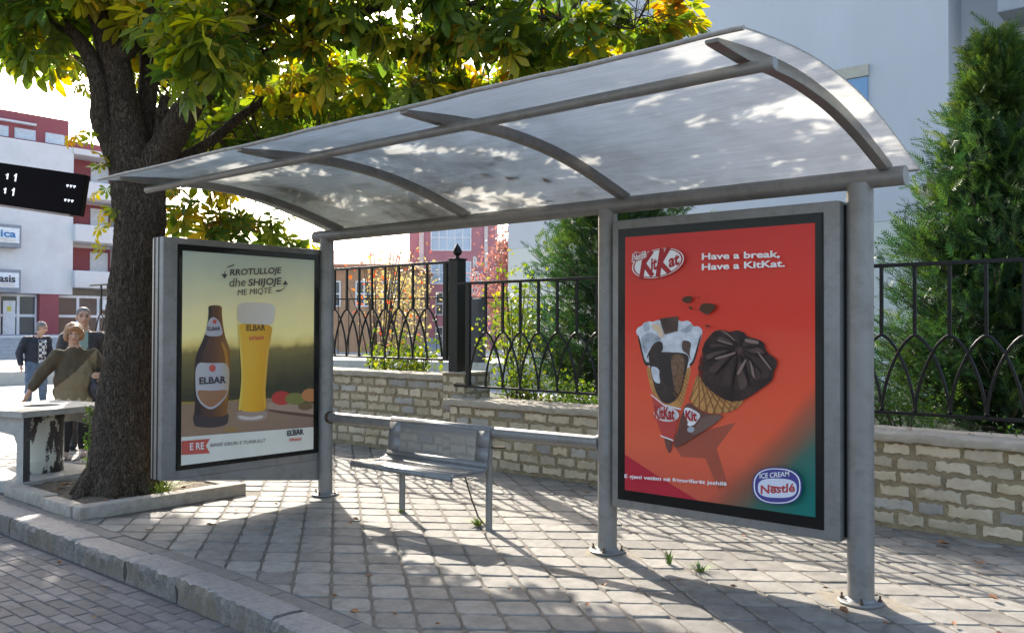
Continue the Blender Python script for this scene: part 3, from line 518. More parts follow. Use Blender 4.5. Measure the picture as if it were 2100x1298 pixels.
b.box((-60, -6, -.1), (-32.99 - 20, 30, 1.12), ms)
structure(b.build('steps'))
# yard behind the stone wall
structure(sheet('yard', -14.1, 12, 2.79, 40, .30, mat('yard earth', (.12, .12, .06), .95, var=.5, scale=5, bump=.6, bscale=20, bdist=.05)))
b = MB()
b.poly([(-40, 7.4, .306), (-4.5, 7.4, .306), (-4.5, 34, .306), (-40, 34, .306)], mat('yard paving', (.42, .41, .40), .8, var=.1, scale=2))
structure(b.build('yard_path'))
# ================================================================ bus shelter
m_steel = mat('grey shelter paint', (.205, .199, .19), .45, .25, var=.1, scale=5, stain=(.125, .112, .092), stain_scale=11, stain_amt=.5, bump=.06, bscale=260, spec=.5)
m_rust = mat('rusty bolt', (.09, .055, .035), .8, .3, var=.4, scale=60)
m_black = mat('black poster border', (.003, .003, .003), .4, var=.2, spec=.2)
m_sheetedge = mat('roof edge trim', (.27, .25, .22), .55, .2, var=.25, scale=20)
m_glass = mat_pane('poster glass', refl=.006)
# translucent ribbed roof sheet with old leaf litter and dust on it
def _n_range(nt, sock, a, c):
    mr = _n(nt, 'ShaderNodeMapRange')
    mr.inputs[1].default_value = a
    mr.inputs[2].default_value = c
    nt.links.new(sock, mr.inputs[0])
    return mr.outputs[0]
def mat_roof():
    m = bpy.data.materials.new('roof polycarbonate')
    m.use_nodes = True
    nt = m.node_tree
    nt.nodes.remove(nt.nodes['Principled BSDF'])
    out = nt.nodes['Material Output']
    dirt = _ramp(nt, _noise(nt, 1.7, 9, .72), [(.44, 0.0), (.64, 1.0)])
    tc = _n(nt, 'ShaderNodeTexCoord')
    sx = _n(nt, 'ShaderNodeSeparateXYZ')
    nt.links.new(tc.outputs['Object'], sx.inputs[0])
    wx = _ramp(nt, _n_range(nt, sx.outputs[0], 1.6, -1.4), [(0, .25), (1, 1.0)])
    wy = _ramp(nt, _n_range(nt, sx.outputs[1], -2.0, .1), [(0, .35), (.55, .8), (1, 1.0)])
    dirt = _mix(nt, _mix(nt, dirt, wx, 1.0, 'MULTIPLY'), wy, 1.0, 'MULTIPLY')
    streak = _ramp(nt, _noise(nt, 30, 3, .6, (.12, 1.6, 1.6)), [(.35, .86), (.65, 1.0)])
    c = _mix(nt, (.72, .71, .68), (.25, .22, .18), dirt)
    c = _mix(nt, c, streak, 1.0, 'MULTIPLY')
    t = _n(nt, 'ShaderNodeBsdfTranslucent')
    nt.links.new(c, t.inputs[0])
    d = _n(nt, 'ShaderNodeBsdfPrincipled')
    d.inputs['Roughness'].default_value = .55
    d.inputs['Specular IOR Level'].default_value = .2
    nt.links.new(_mix(nt, c, (.55, .56, .58), .5), d.inputs['Base Color'])
    tr = _n(nt, 'ShaderNodeBsdfTransparent')
    tr.inputs[0].default_value = (.86, .9, .93, 1)
    a = _n(nt, 'ShaderNodeMixShader')
    a.inputs[0].default_value = .14
    nt.links.new(t.outputs[0], a.inputs[1])
    nt.links.new(d.outputs[0], a.inputs[2])
    x = _n(nt, 'ShaderNodeMixShader')
    x.inputs[0].default_value = .07
    nt.links.new(a.outputs[0], x.inputs[1])
    nt.links.new(tr.outputs[0], x.inputs[2])
    nt.links.new(x.outputs[0], out.inputs[0])
    return m
m_roof = mat_roof()
shelter = thing('bus_shelter', 'grey steel bus shelter with curved translucent roof and two poster panels on the pavement', 'bus shelter', (-.9, 0, 0))
XL, XM, XR = -3.107, 0.0, 1.708
for x, r, top in ((XL, .064, 2.35), (XM, .066, 2.35), (XR, .072, 2.35)):
    b = MB()
    b.tube([(x, 0, -.01), (x, 0, top)], r, m_steel, n=28)
    post = b.build('post', shelter, smooth=True)
    b = MB()
    b.lathe([(.0, .004), (.118, .004), (.122, .008), (.122, .016), (.116, .02), (r + .012, .02), (r, .032)], (x, 0, 0), m_steel, 32)
    b.build('base_plate', post, smooth=True)
    for k in range(4):
        a = R(20 + 90 * k)
        q = (x + .1 * math.cos(a), .1 * math.sin(a))
        b = MB()
        b.tube([(q[0], q[1], .018), (q[0], q[1], .030)], .013, m_rust, n=6)
        b.tube([(q[0], q[1], .030), (q[0], q[1], .052)], .006, m_rust, n=8)
        b.build('bolt', post)
b = MB()
b.tube([(-3.27, 0, 2.372), (1.955, 0, 2.372)], .054, m_steel, n=28)
b.build('rear_beam', shelter, smooth=True)
b = MB()
b.tube([(-3.0, -1.77, 2.566), (1.99, -1.77, 2.566)], .025, m_steel, n=20)
b.build('front_rail', shelter, smooth=True)
PROF = [(-2.03, 2.632), (-1.85, 2.652), (-1.62, 2.672), (-1.35, 2.682), (-1.1, 2.674), (-.8, 2.644), (-.5, 2.588), (-.2, 2.512), (.14, 2.418)]
def prof_at(t):
    # Catmull-Rom along the arch
    n = len(PROF) - 1
    k = min(int(t * n), n - 1)
    u = t * n - k
    P = [np.array(PROF[max(0, min(n, k + d))]) for d in (-1, 0, 1, 2)]
    return .5 * ((2 * P[1]) + (-P[0] + P[2]) * u + (2 * P[0] - 5 * P[1] + 4 * P[2] - P[3]) * u * u + (-P[0] + 3 * P[1] - 3 * P[2] + P[3]) * u ** 3)
NP = 40
arch = [prof_at(i / NP) for i in range(NP + 1)]
def arch_n(i):
    a, c = arch[max(0, i - 1)], arch[min(NP, i + 1)]
    d = c - a
    d = d / np.linalg.norm(d)
    return np.array([-d[1], d[0]])
for rx in (-2.92, -1.345, .139, 1.85):
    b = MB()
    last = NP - 2
    v = []
    for i in range(0, last + 1):
        nrm = arch_n(i)
        if nrm[1] < 0:
            nrm = -nrm
        hi = arch[i] - nrm * .006
        lo = arch[i] - nrm * (.022 + .040 * min(1, i / 7))
        for dx, q in ((-.029, lo), (.029, lo), (.029, hi), (-.029, hi)):
            v.append((rx + dx, q[0], q[1]))
    f = []
    for i in range(last):
        for k in range(4):
            k2 = (k + 1) % 4
            f.append((i * 4 + k, i * 4 + k2, (i + 1) * 4 + k2, (i + 1) * 4 + k))
    f += [(3, 2, 1, 0), tuple(last * 4 + k for k in range(4))]
    b.add(v, f, m_steel)
    b.build('roof_rib', shelter, smooth=True, fixn=True, bevel=.006)
b = MB()
v = []
NXS = 60
X0, X1 = -3.22, 1.985
for side in (0, 1):
    for j in range(NXS + 1):
        x = X0 + (X1 - X0) * j / NXS
        sag = .0025 * math.sin(j * .45) + .001 * math.sin(j * 1.3 + 1)
        for i in range(NP + 1):
            fr = (1 - i / NP) ** 3
            q = arch[i] + (arch_n(i) * (1 if arch_n(i)[1] > 0 else -1)) * (.008 * side)
            v.append((x, q[0], q[1] + sag * fr))
W_ = NP + 1
base = (NXS + 1) * W_
f = []
for j in range(NXS):
    for i in range(NP):
        a = j * W_ + i
        f.append((a, a + W_, a + W_ + 1, a + 1))
        f.append((base + a, base + a + 1, base + a + W_ + 1, base + a + W_))
b.add(v, f, m_roof)
e = []
for i in range(NP):
    e += [(i, i + 1, base + i + 1, base + i), (NXS * W_ + i, base + NXS * W_ + i, base + NXS * W_ + i + 1, NXS * W_ + i + 1)]
b.add(v, e, m_sheetedge)
roof = b.build('roof_sheet', shelter, smooth=True)
b = MB()
for yy, zz in ((arch[0][0] - .004, arch[0][1] + .004), (arch[-1][0] + .004, arch[-1][1] + .004)):
    pts = [(X0 + (X1 - X0) * j / NXS, yy, zz + (.0025 * math.sin(j * .45) + .001 * math.sin(j * 1.3 + 1)) * (yy < -1)) for j in range(NXS + 1)]
    b.tube(pts, .011, m_sheetedge, n=8)
b.build('edge_trim', roof, smooth=True)
# leaning rail behind the bench
b = MB()
b.tube([(XL + .05, 0, .716), (XM - .055, 0, .742)], .046, m_steel, n=24)
bar = b.build('leaning_rail', shelter, smooth=True)
b = MB()
b.tube([(XL + .055, 0, .716), (XL + .085, 0, .716)], .056, m_rust, n=20)
b.build('clamp', bar, smooth=True)
b = MB()
b.tube([(XM - .06, 0, .742), (XM - .082, 0, .742)], .055, m_steel, n=20)
b.build('clamp', bar, smooth=True)
def panel_box(b, lo, hi, m_, chamfer=.03):
    b.box(lo, hi, m_)
# --- right poster panel, in line with the posts
b = MB()
b.box((.092, -.088, .335), (1.628, .085, 2.258), m_steel)
pk = b.build('poster_panel', shelter, bevel=.022, smooth=True)
b = MB()
b.box((1.628, -.03, .36), (1.642, .05, 2.235), m_black)
b.build('side_groove', pk)
# --- left poster panel, across the end of the shelter
b = MB()
b.box((-3.31, -1.565, .325), (-3.133, -.018, 2.245), m_steel)
pe = b.build('poster_panel', shelter, bevel=.014, smooth=True)
b = MB()
for dx in (-.07, -.135):
    b.box((-3.133 + dx - .006, -1.569, .33), (-3.133 + dx + .006, -1.5645, 2.24), m_black)
b.build('side_groove', pe)
b = MB()
b.prism([(-3.136, -1.53, .326), (-3.136, -.02, .326), (-3.136, -.02, .135)], (-.02, 0, 0), m_steel)
b.build('skirt_plate', pe)
# posters: flat printed sheets, every printed shape a layer a fraction of a millimetre proud of the last
def P_(name, c, c2=None, axis=None, var=.05):
    return mat('print ' + name, c, .5, var=var, scale=3, spec=.3)
def mat_grad(name, axis, p0, p1, stops):
    m = bpy.data.materials.new('print ' + name)
    m.use_nodes = True
    nt = m.node_tree
    tc = _n(nt, 'ShaderNodeTexCoord')
    dt = _n(nt, 'ShaderNodeVectorMath', operation='DOT_PRODUCT')
    nt.links.new(tc.outputs['Object'], dt.inputs[0])
    dt.inputs[1].default_value = axis
    mr = _n(nt, 'ShaderNodeMapRange')
    mr.inputs[1].default_value = p0
    mr.inputs[2].default_value = p1
    nt.links.new(dt.outputs['Value'], mr.inputs[0])
    ad = _n(nt, 'ShaderNodeMath', operation='MULTIPLY_ADD')
    nt.links.new(_noise(nt, 3, 4), ad.inputs[0])
    ad.inputs[1].default_value = .12
    sb = _n(nt, 'ShaderNodeMath', operation='SUBTRACT')
    nt.links.new(mr.outputs[0], sb.inputs[0])
    sb.inputs[1].default_value = .06
    nt.links.new(sb.outputs[0], ad.inputs[2])
    c = _ramp(nt, ad.outputs[0], stops)
    p = nt.nodes['Principled BSDF']
    p.inputs['Roughness'].default_value = .5
    p.inputs['Specular IOR Level'].default_value = .3
    nt.links.new(c, p.inputs['Base Color'])
    return m
class Poster:
    def __init__(s, org, du, nrm, z0, z1, off):
        s.b = MB()
        s.o, s.du, s.n = np.array(org, float), np.array(du, float), np.array(nrm, float)
        s.z0, s.z1, s.k = z0, z1, 0
    def p(s, u, v, k):
        q = s.o + s.du * u + s.n * (.0022 + k * .0003)
        return (q[0], q[1], s.z1 + (s.z0 - s.z1) * v)
    def shape(s, uv, m_):
        s.k += 1
        uv = [(min(1, max(0, u)), min(1, max(0, v))) for u, v in uv]
        tri = tessellate_polygon([[Vector((u, v, 0)) for u, v in uv]])
        s.b.add([s.p(u, v, s.k) for u, v in uv], [tuple(t) for t in tri], m_)
    def text(s, body, q, m_, bold=.02, shear=0.0, aspect=1.75):
        """q = baseline start, baseline end, top of the first capital"""
        V, F, w = text_geo(body, bold, shear)
        s.k += 1
        A, B, T = [np.array(t, float) for t in q]
        dx, dy = (B - A) / w, (T - A)
        pts = [A + dx * x + dy * y for x, y in V]
        s.b.add([s.p(a, c, s.k) for a, c in pts], F, m_)
# ---- right poster (red, two ice cream cones)
wht = P_('white', (.78, .77, .76)); redd = P_('deep red', (.36, .02, .025)); cho = mat('print chocolate', (.034, .018, .015), .5, var=.55, scale=14, spec=.3)
cho2 = mat('print chocolate light', (.075, .04, .032), .5, var=.5, scale=16, spec=.3); cream = mat('print cream', (.58, .60, .64), .5, var=.25, scale=18, spec=.3); creamsh = mat('print cream grey', (.36, .39, .44), .5, var=.35, scale=18, spec=.3)
waf = mat('print wafer', (.50, .24, .065), .5, var=.3, scale=22, spec=.3); waf2 = mat('print wafer brown', (.16, .085, .045), .5, var=.6, scale=45, spec=.3); wafl = P_('wafer line', (.24, .09, .025))
peach = P_('peach', (.72, .52, .34)); wred = P_('wrapper red', (.48, .05, .04)); wbr = P_('wrapper brown', (.13, .05, .035))
x0, x1, z0, z1 = .203, 1.487, .462, 2.138
teal_unused = None #, (.62, 0, -.78), .28, .72, [(0, (.33, .07, .04)), (.25, (.13, .075, .045)), (.6, (.03, .11, .085)), (1, (.0, .15, .13))])
def mat_redteal():
    m = bpy.data.materials.new('print red to teal')
    m.use_nodes = True
    nt = m.node_tree
    tc = _n(nt, 'ShaderNodeTexCoord')
    def dot(v, a, c):
        dt = _n(nt, 'ShaderNodeVectorMath', operation='DOT_PRODUCT')
        nt.links.new(tc.outputs['Object'], dt.inputs[0])
        dt.inputs[1].default_value = v
        mr = _n(nt, 'ShaderNodeMapRange')
        mr.inputs[1].default_value = a
        mr.inputs[2].default_value = c
        nt.links.new(dt.outputs['Value'], mr.inputs[0])
        ad = _n(nt, 'ShaderNodeMath', operation='MULTIPLY_ADD')
        nt.links.new(_noise(nt, 2.5, 5), ad.inputs[0])
        ad.inputs[1].default_value = .16
        sb = _n(nt, 'ShaderNodeMath', operation='SUBTRACT')
        nt.links.new(mr.outputs[0], sb.inputs[0])
        sb.inputs[1].default_value = .08
        nt.links.new(sb.outputs[0], ad.inputs[2])
        return ad.outputs[0]
    ox = OFF[pk.name][0]
    red = _ramp(nt, dot((0, 0, -1), -2.14, -.46), [(0, (.58, .016, .014)), (.3, (.68, .034, .016)), (.6, (.74, .075, .025)), (.8, (.72, .11, .045)), (1, (.54, .09, .05))])
    k = dot((.742, 0, -.671), .24 - .742 * ox, .70 - .742 * ox)
    f = _ramp(nt, k, [(.08, 0.0), (.26, .6), (.6, 1.0)])
    tl = _ramp(nt, k, [(.1, (.20, .07, .035)), (.35, (.085, .085, .05)), (.65, (.03, .13, .10)), (1, (.0, .15, .125))])
    c = _mix(nt, red, tl, f)
    p = nt.nodes['Principled BSDF']
    p.inputs['Roughness'].default_value = .5
    p.inputs['Specular IOR Level'].default_value = .3
    nt.links.new(c, p.inputs['Base Color'])
    return m
bgk = mat_redteal()
b = MB()
b.box((.145, -.0915, .395), (1.535, -.0885, 2.195), m_black)
blk = b.build('black_border', pk)
po = Poster((x0, -.0915, 0), (x1 - x0, 0, 0), (0, -1, 0), z0, z1, None)
po.shape([(0, 0), (1, 0), (1, 1), (0, 1)], bgk)

po.shape([(.0, .86), (.2, .93), (.42, 1.0), (0, 1)], P_('red sweep', (.42, .012, .03)))
po.shape([(.25, .77), (.45, .74), (.62, .70), (.52, .80), (.58, .93), (.53, .95), (.46, .84), (.33, .845)], P_('cone shadow', (.36, .075, .04)))
def chaikin(pts, it=1):
    for _ in range(it):
        out = []
        n = len(pts)
        for i in range(n):
            a, c = pts[i], pts[(i + 1) % n]
            out += [(a[0] * .78 + c[0] * .22, a[1] * .78 + c[1] * .22), (a[0] * .22 + c[0] * .78, a[1] * .22 + c[1] * .78)]
        pts = out
    return pts
SHARP = {'bar', 'ribbon', 'strip', 'table', 'grass', 'hill2', 'tipline', 'wrapline', 'logo', 'nest'}
S = lambda k, m_: po.shape(PK[k] if k in SHARP else chaikin(PK[k], 2), m_)
S('waffle', waf)
for i in range(6):
    t = i / 6
    a, c = PK['waffle'][0], PK['waffle'][4]
for k, m_ in (('cream', cream), ('creamshade1', creamsh), ('creamshade2', creamsh), ('rim', cho), ('rim2', cho), ('inner', cho), ('creamstrip', cream), ('stripe', P_('dark stripe', (.018, .012, .012))), ('wafer', waf2),
             ('creamleft', creamsh), ('chocl', cho), ('chocr', cho2), ('creamfront', cream), ('peach', peach), ('bar', cho2)):
    S(k, m_)
for k, m_ in (('wrap1', wred), ('wrapline', wht), ('oval1', wht), ('tip1', wbr), ('tipline', wht)):
    S(k, m_)
def lerp(a, c, t):
    return (a[0] + (c[0] - a[0]) * t, a[1] + (c[1] - a[1]) * t)
S('cone2', waf)
# waffle lattice on the second cone
c2 = PK['cone2']
left = [c2[0], c2[10], c2[9]]
top = c2[0:6]
bot = [c2[10], c2[9], c2[8], c2[7], c2[6], c2[5]]
for i in range(9):
    t = (i + .5) / 9 * 4.9
    k = int(t)
    a = lerp(top[k], top[k + 1], t - k)
    for sgn in (-.9, .9):
        t2 = min(4.95, max(.02, t + sgn))
        k2 = int(t2)
        c = lerp(bot[k2], bot[k2 + 1], t2 - k2)
        w = .0035
        po.shape([(a[0] - w, a[1]), (a[0] + w, a[1] - w), (c[0] + w, c[1]), (c[0] - w, c[1])], wafl)
for i in range(7):
    a = lerp(PK['waffle'][5], PK['waffle'][7], i / 7)
    c = (a[0] - .05, a[1] - .045)
    po.shape([(a[0], a[1]), (a[0], a[1] + .004), (c[0], c[1] + .004), (c[0], c[1])], wafl)
for k, m_ in (('wrap2', wbr), ('wrap2b', P_('wrapper grey', (.16, .09, .07))), ('oval2', wht), ('dot1', wht), ('dot2', creamsh), ('choc', cho),
             ('sh1', P_('chocolate dark', (.018, .010, .009))), ('sh2', cho2), ('sh3', P_('chocolate mid', (.05, .026, .021)))):
    S(k, m_)
fold = P_('chocolate fold', (.016, .009, .008))
CT = PK['folds'][0]
ends_ = PK['folds'][1:]
lobe = [mat('print chocolate petal %d' % k, c_, .5, var=.3, scale=9, spec=.3) for k, c_ in enumerate(((.060, .034, .028), (.044, .024, .020), (.085, .050, .041)))]
for k, (a_, c_) in enumerate(zip(ends_, ends_[1:] + ends_[:1])):
    m_ = lerp(a_, c_, .5)
    po.shape(chaikin([lerp(CT, m_, .22), lerp(CT, a_, .62), lerp(CT, lerp(a_, c_, .12), .86), lerp(CT, lerp(a_, c_, .55), .93), lerp(CT, lerp(a_, c_, .72), .60)], 2), lobe[(k * 2) % 3])
for e_ in PK['folds'][1:]:
    e_ = lerp(CT, e_, .93)
    d_ = np.array([e_[0] - CT[0], (e_[1] - CT[1]) * 1.3])
    n_ = np.array([-d_[1], d_[0] / 1.3]) / np.hypot(*d_) * .011
    mid_ = lerp(CT, e_, .55)
    po.shape(chaikin([tuple(CT), (mid_[0] + n_[0], mid_[1] + n_[1]), e_, (mid_[0] - n_[0] * .25, mid_[1] - n_[1] * .25)], 1), fold)
hl = P_('chocolate shine', (.22, .145, .12))
for k in ('hl1', 'hl2', 'hl3', 'hl4', 'hl5', 'hl6', 'hl7'):
    S(k, hl)
crumb = P_('crumb', (.07, .03, .012))
for k in ('cr1', 'cr2', 'cr3', 'cr4', 'cr5'):
    S(k, crumb)
def inset(pts, s):
    c = np.mean(np.array(pts), 0)
    return [tuple(c + (np.array(p_) - c) * s) for p_ in pts]
lo = PK['logo']
po.shape(lo, wht)
po.shape(inset(lo, .96), redd)
po.shape(inset(lo, .90), wht)
lc = np.mean(np.array(lo), 0)
# tall K of the emblem drawn as strokes, then the small letters
def stroke(pts, w, m_):
    for (a, c) in zip(pts[:-1], pts[1:]):
        a, c = np.array(a), np.array(c)
        d = c - a
        n_ = np.array([-d[1] * 1.3, d[0] / 1.3])
        n_ = n_ / (np.hypot(*n_) + 1e-9) * w
        n_[1] *= .77
        po.shape([tuple(a + n_), tuple(c + n_), tuple(c - n_), tuple(a - n_)], m_)
k4 = lambda x, y: HK4(x, y)
def HK4(x, y):
    # logo drawn in a local frame: origin at emblem centre, 1 unit = emblem half width
    hw = max(p_[0] for p_ in lo) - lc[0]
    return (lc[0] + x * hw, lc[1] + y * hw * .77)
for ox in (-.52, .14):
    stroke([HK4(ox - .14, .47 + (.05 if ox < 0 else 0)), HK4(ox + .03, -.47 - (.02 if ox > 0 else -.08))], .0135, redd)
    stroke([HK4(ox + .30, -.50 if ox > 0 else -.42), HK4(ox - .06, .02)], .012, redd)
    stroke([HK4(ox - .05, -.02), HK4(ox + .32, .42 if ox < 0 else .34)], .013, redd)
po.text('it', (HK4(-.26, .24), HK4(-.02, .18), HK4(-.26, -.2)), redd, .035)
po.text('at', (HK4(.43, .16), HK4(.84, .06), HK4(.43, -.26)), redd, .035)
bd = PK['badge']
po.shape(inset(bd, 1.12), wht)
po.shape(bd, redd)
po.text('Nestlé', (lerp(bd[0], bd[6], .15), lerp(bd[6], bd[5], .9), lerp(bd[1], bd[3], .1)), wht, .02)
po.text('Have a break,', PK['have1'], wht, .028)
po.text('Have a KitKat.', PK['have2'], wht, .028)
po.text('E gjeni vetëm në frigoriferët jeshilë', PK['foot'], wht, .018)
def mini_logo(k, body, a, c, t):
    po.text(body, (a, c, t), redd, .03)
o1 = np.array(PK['oval1']); cc = o1.mean(0); hw = np.ptp(o1[:, 0]) / 2
po.text('KitKat', ((cc[0] - hw * .78, cc[1] + hw * .22), (cc[0] + hw * .8, cc[1] + hw * .22), (cc[0] - hw * .78, cc[1] - hw * .42)), redd, .04)
o2 = np.array(PK['oval2']); cc = o2.mean(0); hw = np.ptp(o2[:, 0]) / 2
po.text('Kit', ((cc[0] - hw * .62, cc[1] + hw * .32), (cc[0] + hw * .75, cc[1] + hw * .32), (cc[0] - hw * .62, cc[1] - hw * .5)), redd, .04)
ne = PK['nest']
blu = mat_grad('emblem blue', (1, 0, -.3), .92, 1.2, [(0, (.10, .30, .55)), (.5, (.04, .08, .30)), (1, (.06, .05, .22))])
po.shape(inset(ne, 1.06), blu)
po.shape(ne, wht)
po.shape(inset(ne, .95), blu)
po.shape(PK['nestin'], P_('emblem pale', (.62, .63, .72)))
nr = P_('emblem red', (.40, .05, .05))
po.text('Nestlé', PK['nesttxt'], nr, .03)
t_ = PK['nesttxt']
po.shape([lerp(t_[0], t_[1], .16 - 0) if 0 else (t_[0][0] + .045, t_[2][1] - .002), (t_[0][0] + .115, t_[2][1] - .002), (t_[0][0] + .115, t_[2][1] + .004), (t_[0][0] + .045, t_[2][1] + .004)], nr)
po.text('ICE CREAM', PK['icetxt'], wht, .012)
po.b.build('poster', pk)
b = MB()
b.box((.15, -.1105, .40), (1.53, -.1075, 2.19), m_glass)
b.build('glass_pane', pk)
# ---- left poster (bottle and glass of wheat beer)
b = MB()
b.box((-3.1305, -1.447, .393), (-3.1275, -.067, 2.193), m_black)
b.build('black_border', pe)
po = Poster((-3.1275, -1.407, 0), (0, 1.282, 0), (1, 0, 0), .432, 2.142, None)
skyg = mat_grad('evening landscape', (0, .06, -1), -2.22, -.46, [(0, (.46, .53, .45)), (.12, (.60, .61, .42)), (.28, (.92, .78, .40)), (.40, (.98, .82, .34)), (.445, (.84, .62, .19)), (.475, (.24, .18, .055)), (.53, (.15, .12, .042)), (.60, (.10, .08, .035)), (.67, (.05, .045, .024)), (.74, (.07, .06, .03))])
po.shape([(0, 0), (1, 0), (1, 1), (0, 1)], skyg)
hillm = mat_grad('field', (0, .2, -1), -1.6, -.95, [(0, (.20, .17, .04)), (.3, (.10, .10, .03)), (1, (.035, .042, .022))])
tabm = mat_grad('table', (0, .3, -1), -1.0, -.55, [(0, (.30, .19, .12)), (1, (.24, .15, .12))])
beerm = mat_grad('beer', (0, 1, -.15), -1.0, -.55, [(0, (.75, .42, .04)), (.3, (.72, .36, .02)), (.7, (.62, .26, .015)), (1, (.72, .40, .06))])
botm = mat_grad('bottle glass', (0, 1, 0), -1.32, -.95, [(0, (.05, .03, .03)), (.5, (.11, .05, .03)), (1, (.30, .12, .02))])
labm = mat_grad('bottle label', (0, 1, 0), -1.3, -.93, [(0, (.50, .47, .47)), (.6, (.42, .40, .44)), (1, (.45, .30, .08))])
shm = mat_grad('label shield', (0, .4, -1), -1.5, -1.0, [(0, (.33, .17, .09)), (1, (.30, .09, .03))])
blackish = P_('ink', (.05, .04, .045)); rd = P_('ribbon red', (.52, .09, .07)); rs = P_('script red', (.62, .10, .07))
foamm = mat_grad('foam', (0, 1, .2), -.6, -.1, [(0, (.60, .52, .42)), (.6, (.66, .58, .50)), (1, (.72, .68, .58))])
paper = P_('paper', (.72, .69, .60))
T = lambda k, m_: po.shape(PE[k] if k in SHARP else chaikin(PE[k], 2), m_)
for k, m_ in (('grass', P_('dry grass', (.34, .23, .04))), ('table', tabm),
             ('board', P_('board', (.38, .26, .19))), ('boardedge', P_('board edge', (.13, .065, .045))), ('tom1', P_('tomato', (.46, .05, .04))), ('tom2', P_('leaf green', (.20, .19, .05))),
             ('tom3', P_('pepper', (.50, .20, .07))), ('tom4', P_('olive', (.17, .11, .05))), ('cracker', P_('cracker', (.33, .2, .07))),
             ('strip', paper), ('bottle', botm), ('bottledark', P_('bottle dark', (.045, .028, .028))), ('bottleglow', P_('bottle glow', (.42, .18, .02))), ('bottlebase', P_('bottle base', (.06, .045, .045))),
             ('neck', labm), ('label', labm), ('shield', shm), ('hop', rd), ('hop2', rd), ('glassbase', P_('clear glass', (.36, .25, .20))), ('glassbase2', P_('glass shine', (.6, .52, .46))),
             ('beer', beerm), ('beeredge', P_('beer edge', (.74, .52, .10))), ('beerhl', P_('beer light', (.70, .38, .05))), ('foam', foamm), ('ribbon', rd)):
    T(k, m_)
po.text('RROTULLOJE', PE['t1'], blackish, .018, .12)
po.text('dhe', PE['t2a'], blackish, .0, .12)
po.text('SHIJOJE', PE['t2b'], blackish, .018, .12)
po.text('ME MIQTË', PE['t3'], blackish, .0, .12)
po.text('E RE', PE['ere'], wht, .012)
po.text('BIRRË GRURI E TURBULLT', PE['birre'], P_('ink brown', (.13, .10, .09)), .004, .12)
po.text('ELBAR', PE['elbl'], blackish, .03)
po.text('ELBAR', PE['elbn'], blackish, .02)
po.text('ELBAR', PE['elbg'], P_('ink umber', (.16, .08, .02)), .03)
po.text('Weiss', PE['weig'], rs, .02, .3)
po.text('BIRRA', PE['birb'], blackish, .01)
po.text('ELBAR', PE['elbb'], blackish, .03)
po.text('Weiss', PE['weib'], rs, .02, .3)
for k, tip in (('arr1', ((-.022, -.012), (.028, -.018))), ('arr2', ((-.03, .014), (.022, .018)))):
    pts = PE[k]
    for a, c in zip(pts[:-1], pts[1:]):
        a, c = np.array(a), np.array(c)
        w = np.array([.004, -.004])
        po.shape([tuple(a - w), tuple(c - w), tuple(c + w), tuple(a + w)], blackish)
    e_ = np.array(pts[-1])
    dirn = .022 if k == 'arr1' else -.022
    po.shape([tuple(e_ + np.array([0, dirn])), tuple(e_ + np.array([-.022, 0])), tuple(e_ + np.array([.022, 0]))], blackish)
po.b.build('poster', pe)
b = MB()
b.box((-3.1115, -1.442, .398), (-3.1085, -.072, 2.188), m_glass)
b.build('glass_pane', pe)
# litter lying on the roof sheet
m_dry = mat('dry leaf', (.20, .09, .035), .8, var=.4, scale=30, island=.3)
# ================================================================ bench under the shelter
def mat_perf():
    m = bpy.data.materials.new('perforated steel')
    m.use_nodes = True
    nt = m.node_tree
    p = nt.nodes['Principled BSDF']
    p.inputs['Base Color'].default_value = (.215, .21, .205, 1)
    p.inputs['Roughness'].default_value = .35
    p.inputs['Metallic'].default_value = .1
    uv = _n(nt, 'ShaderNodeUVMap')
    sp = _n(nt, 'ShaderNodeSeparateXYZ')
    nt.links.new(uv.outputs[0], sp.inputs[0])
    def fr(sock):
        f = _n(nt, 'ShaderNodeMath', operation='FRACT')
        nt.links.new(sock, f.inputs[0])
        s = _n(nt, 'ShaderNodeMath', operation='SUBTRACT')
        nt.links.new(f.outputs[0], s.inputs[0])
        s.inputs[1].default_value = .5
        q = _n(nt, 'ShaderNodeMath', operation='POWER')
        a = _n(nt, 'ShaderNodeMath', operation='ABSOLUTE')
        nt.links.new(s.outputs[0], a.inputs[0])
        nt.links.new(a.outputs[0], q.inputs[0])
        q.inputs[1].default_value = 2
        return q.outputs[0]
    ad = _n(nt, 'ShaderNodeMath', operation='ADD')
    nt.links.new(fr(sp.outputs[0]), ad.inputs[0])
    nt.links.new(fr(sp.outputs[1]), ad.inputs[1])
    lt = _n(nt, 'ShaderNodeMath', operation='GREATER_THAN')
    nt.links.new(ad.outputs[0], lt.inputs[0])
    lt.inputs[1].default_value = .105
    nt.links.new(lt.outputs[0], p.inputs['Alpha'])
    return m
m_perf = mat_perf()
m_bench = mat('bench steel', (.215, .21, .205), .42, .12, var=.12, scale=6, stain=(.11, .105, .10), stain_scale=9, stain_amt=.4)
bench = thing('bench', 'grey perforated steel bench with two legs in front of the leaning rail', 'bench', (-1.6, -.15, 0))
BX0, BX1 = -2.17, -1.035
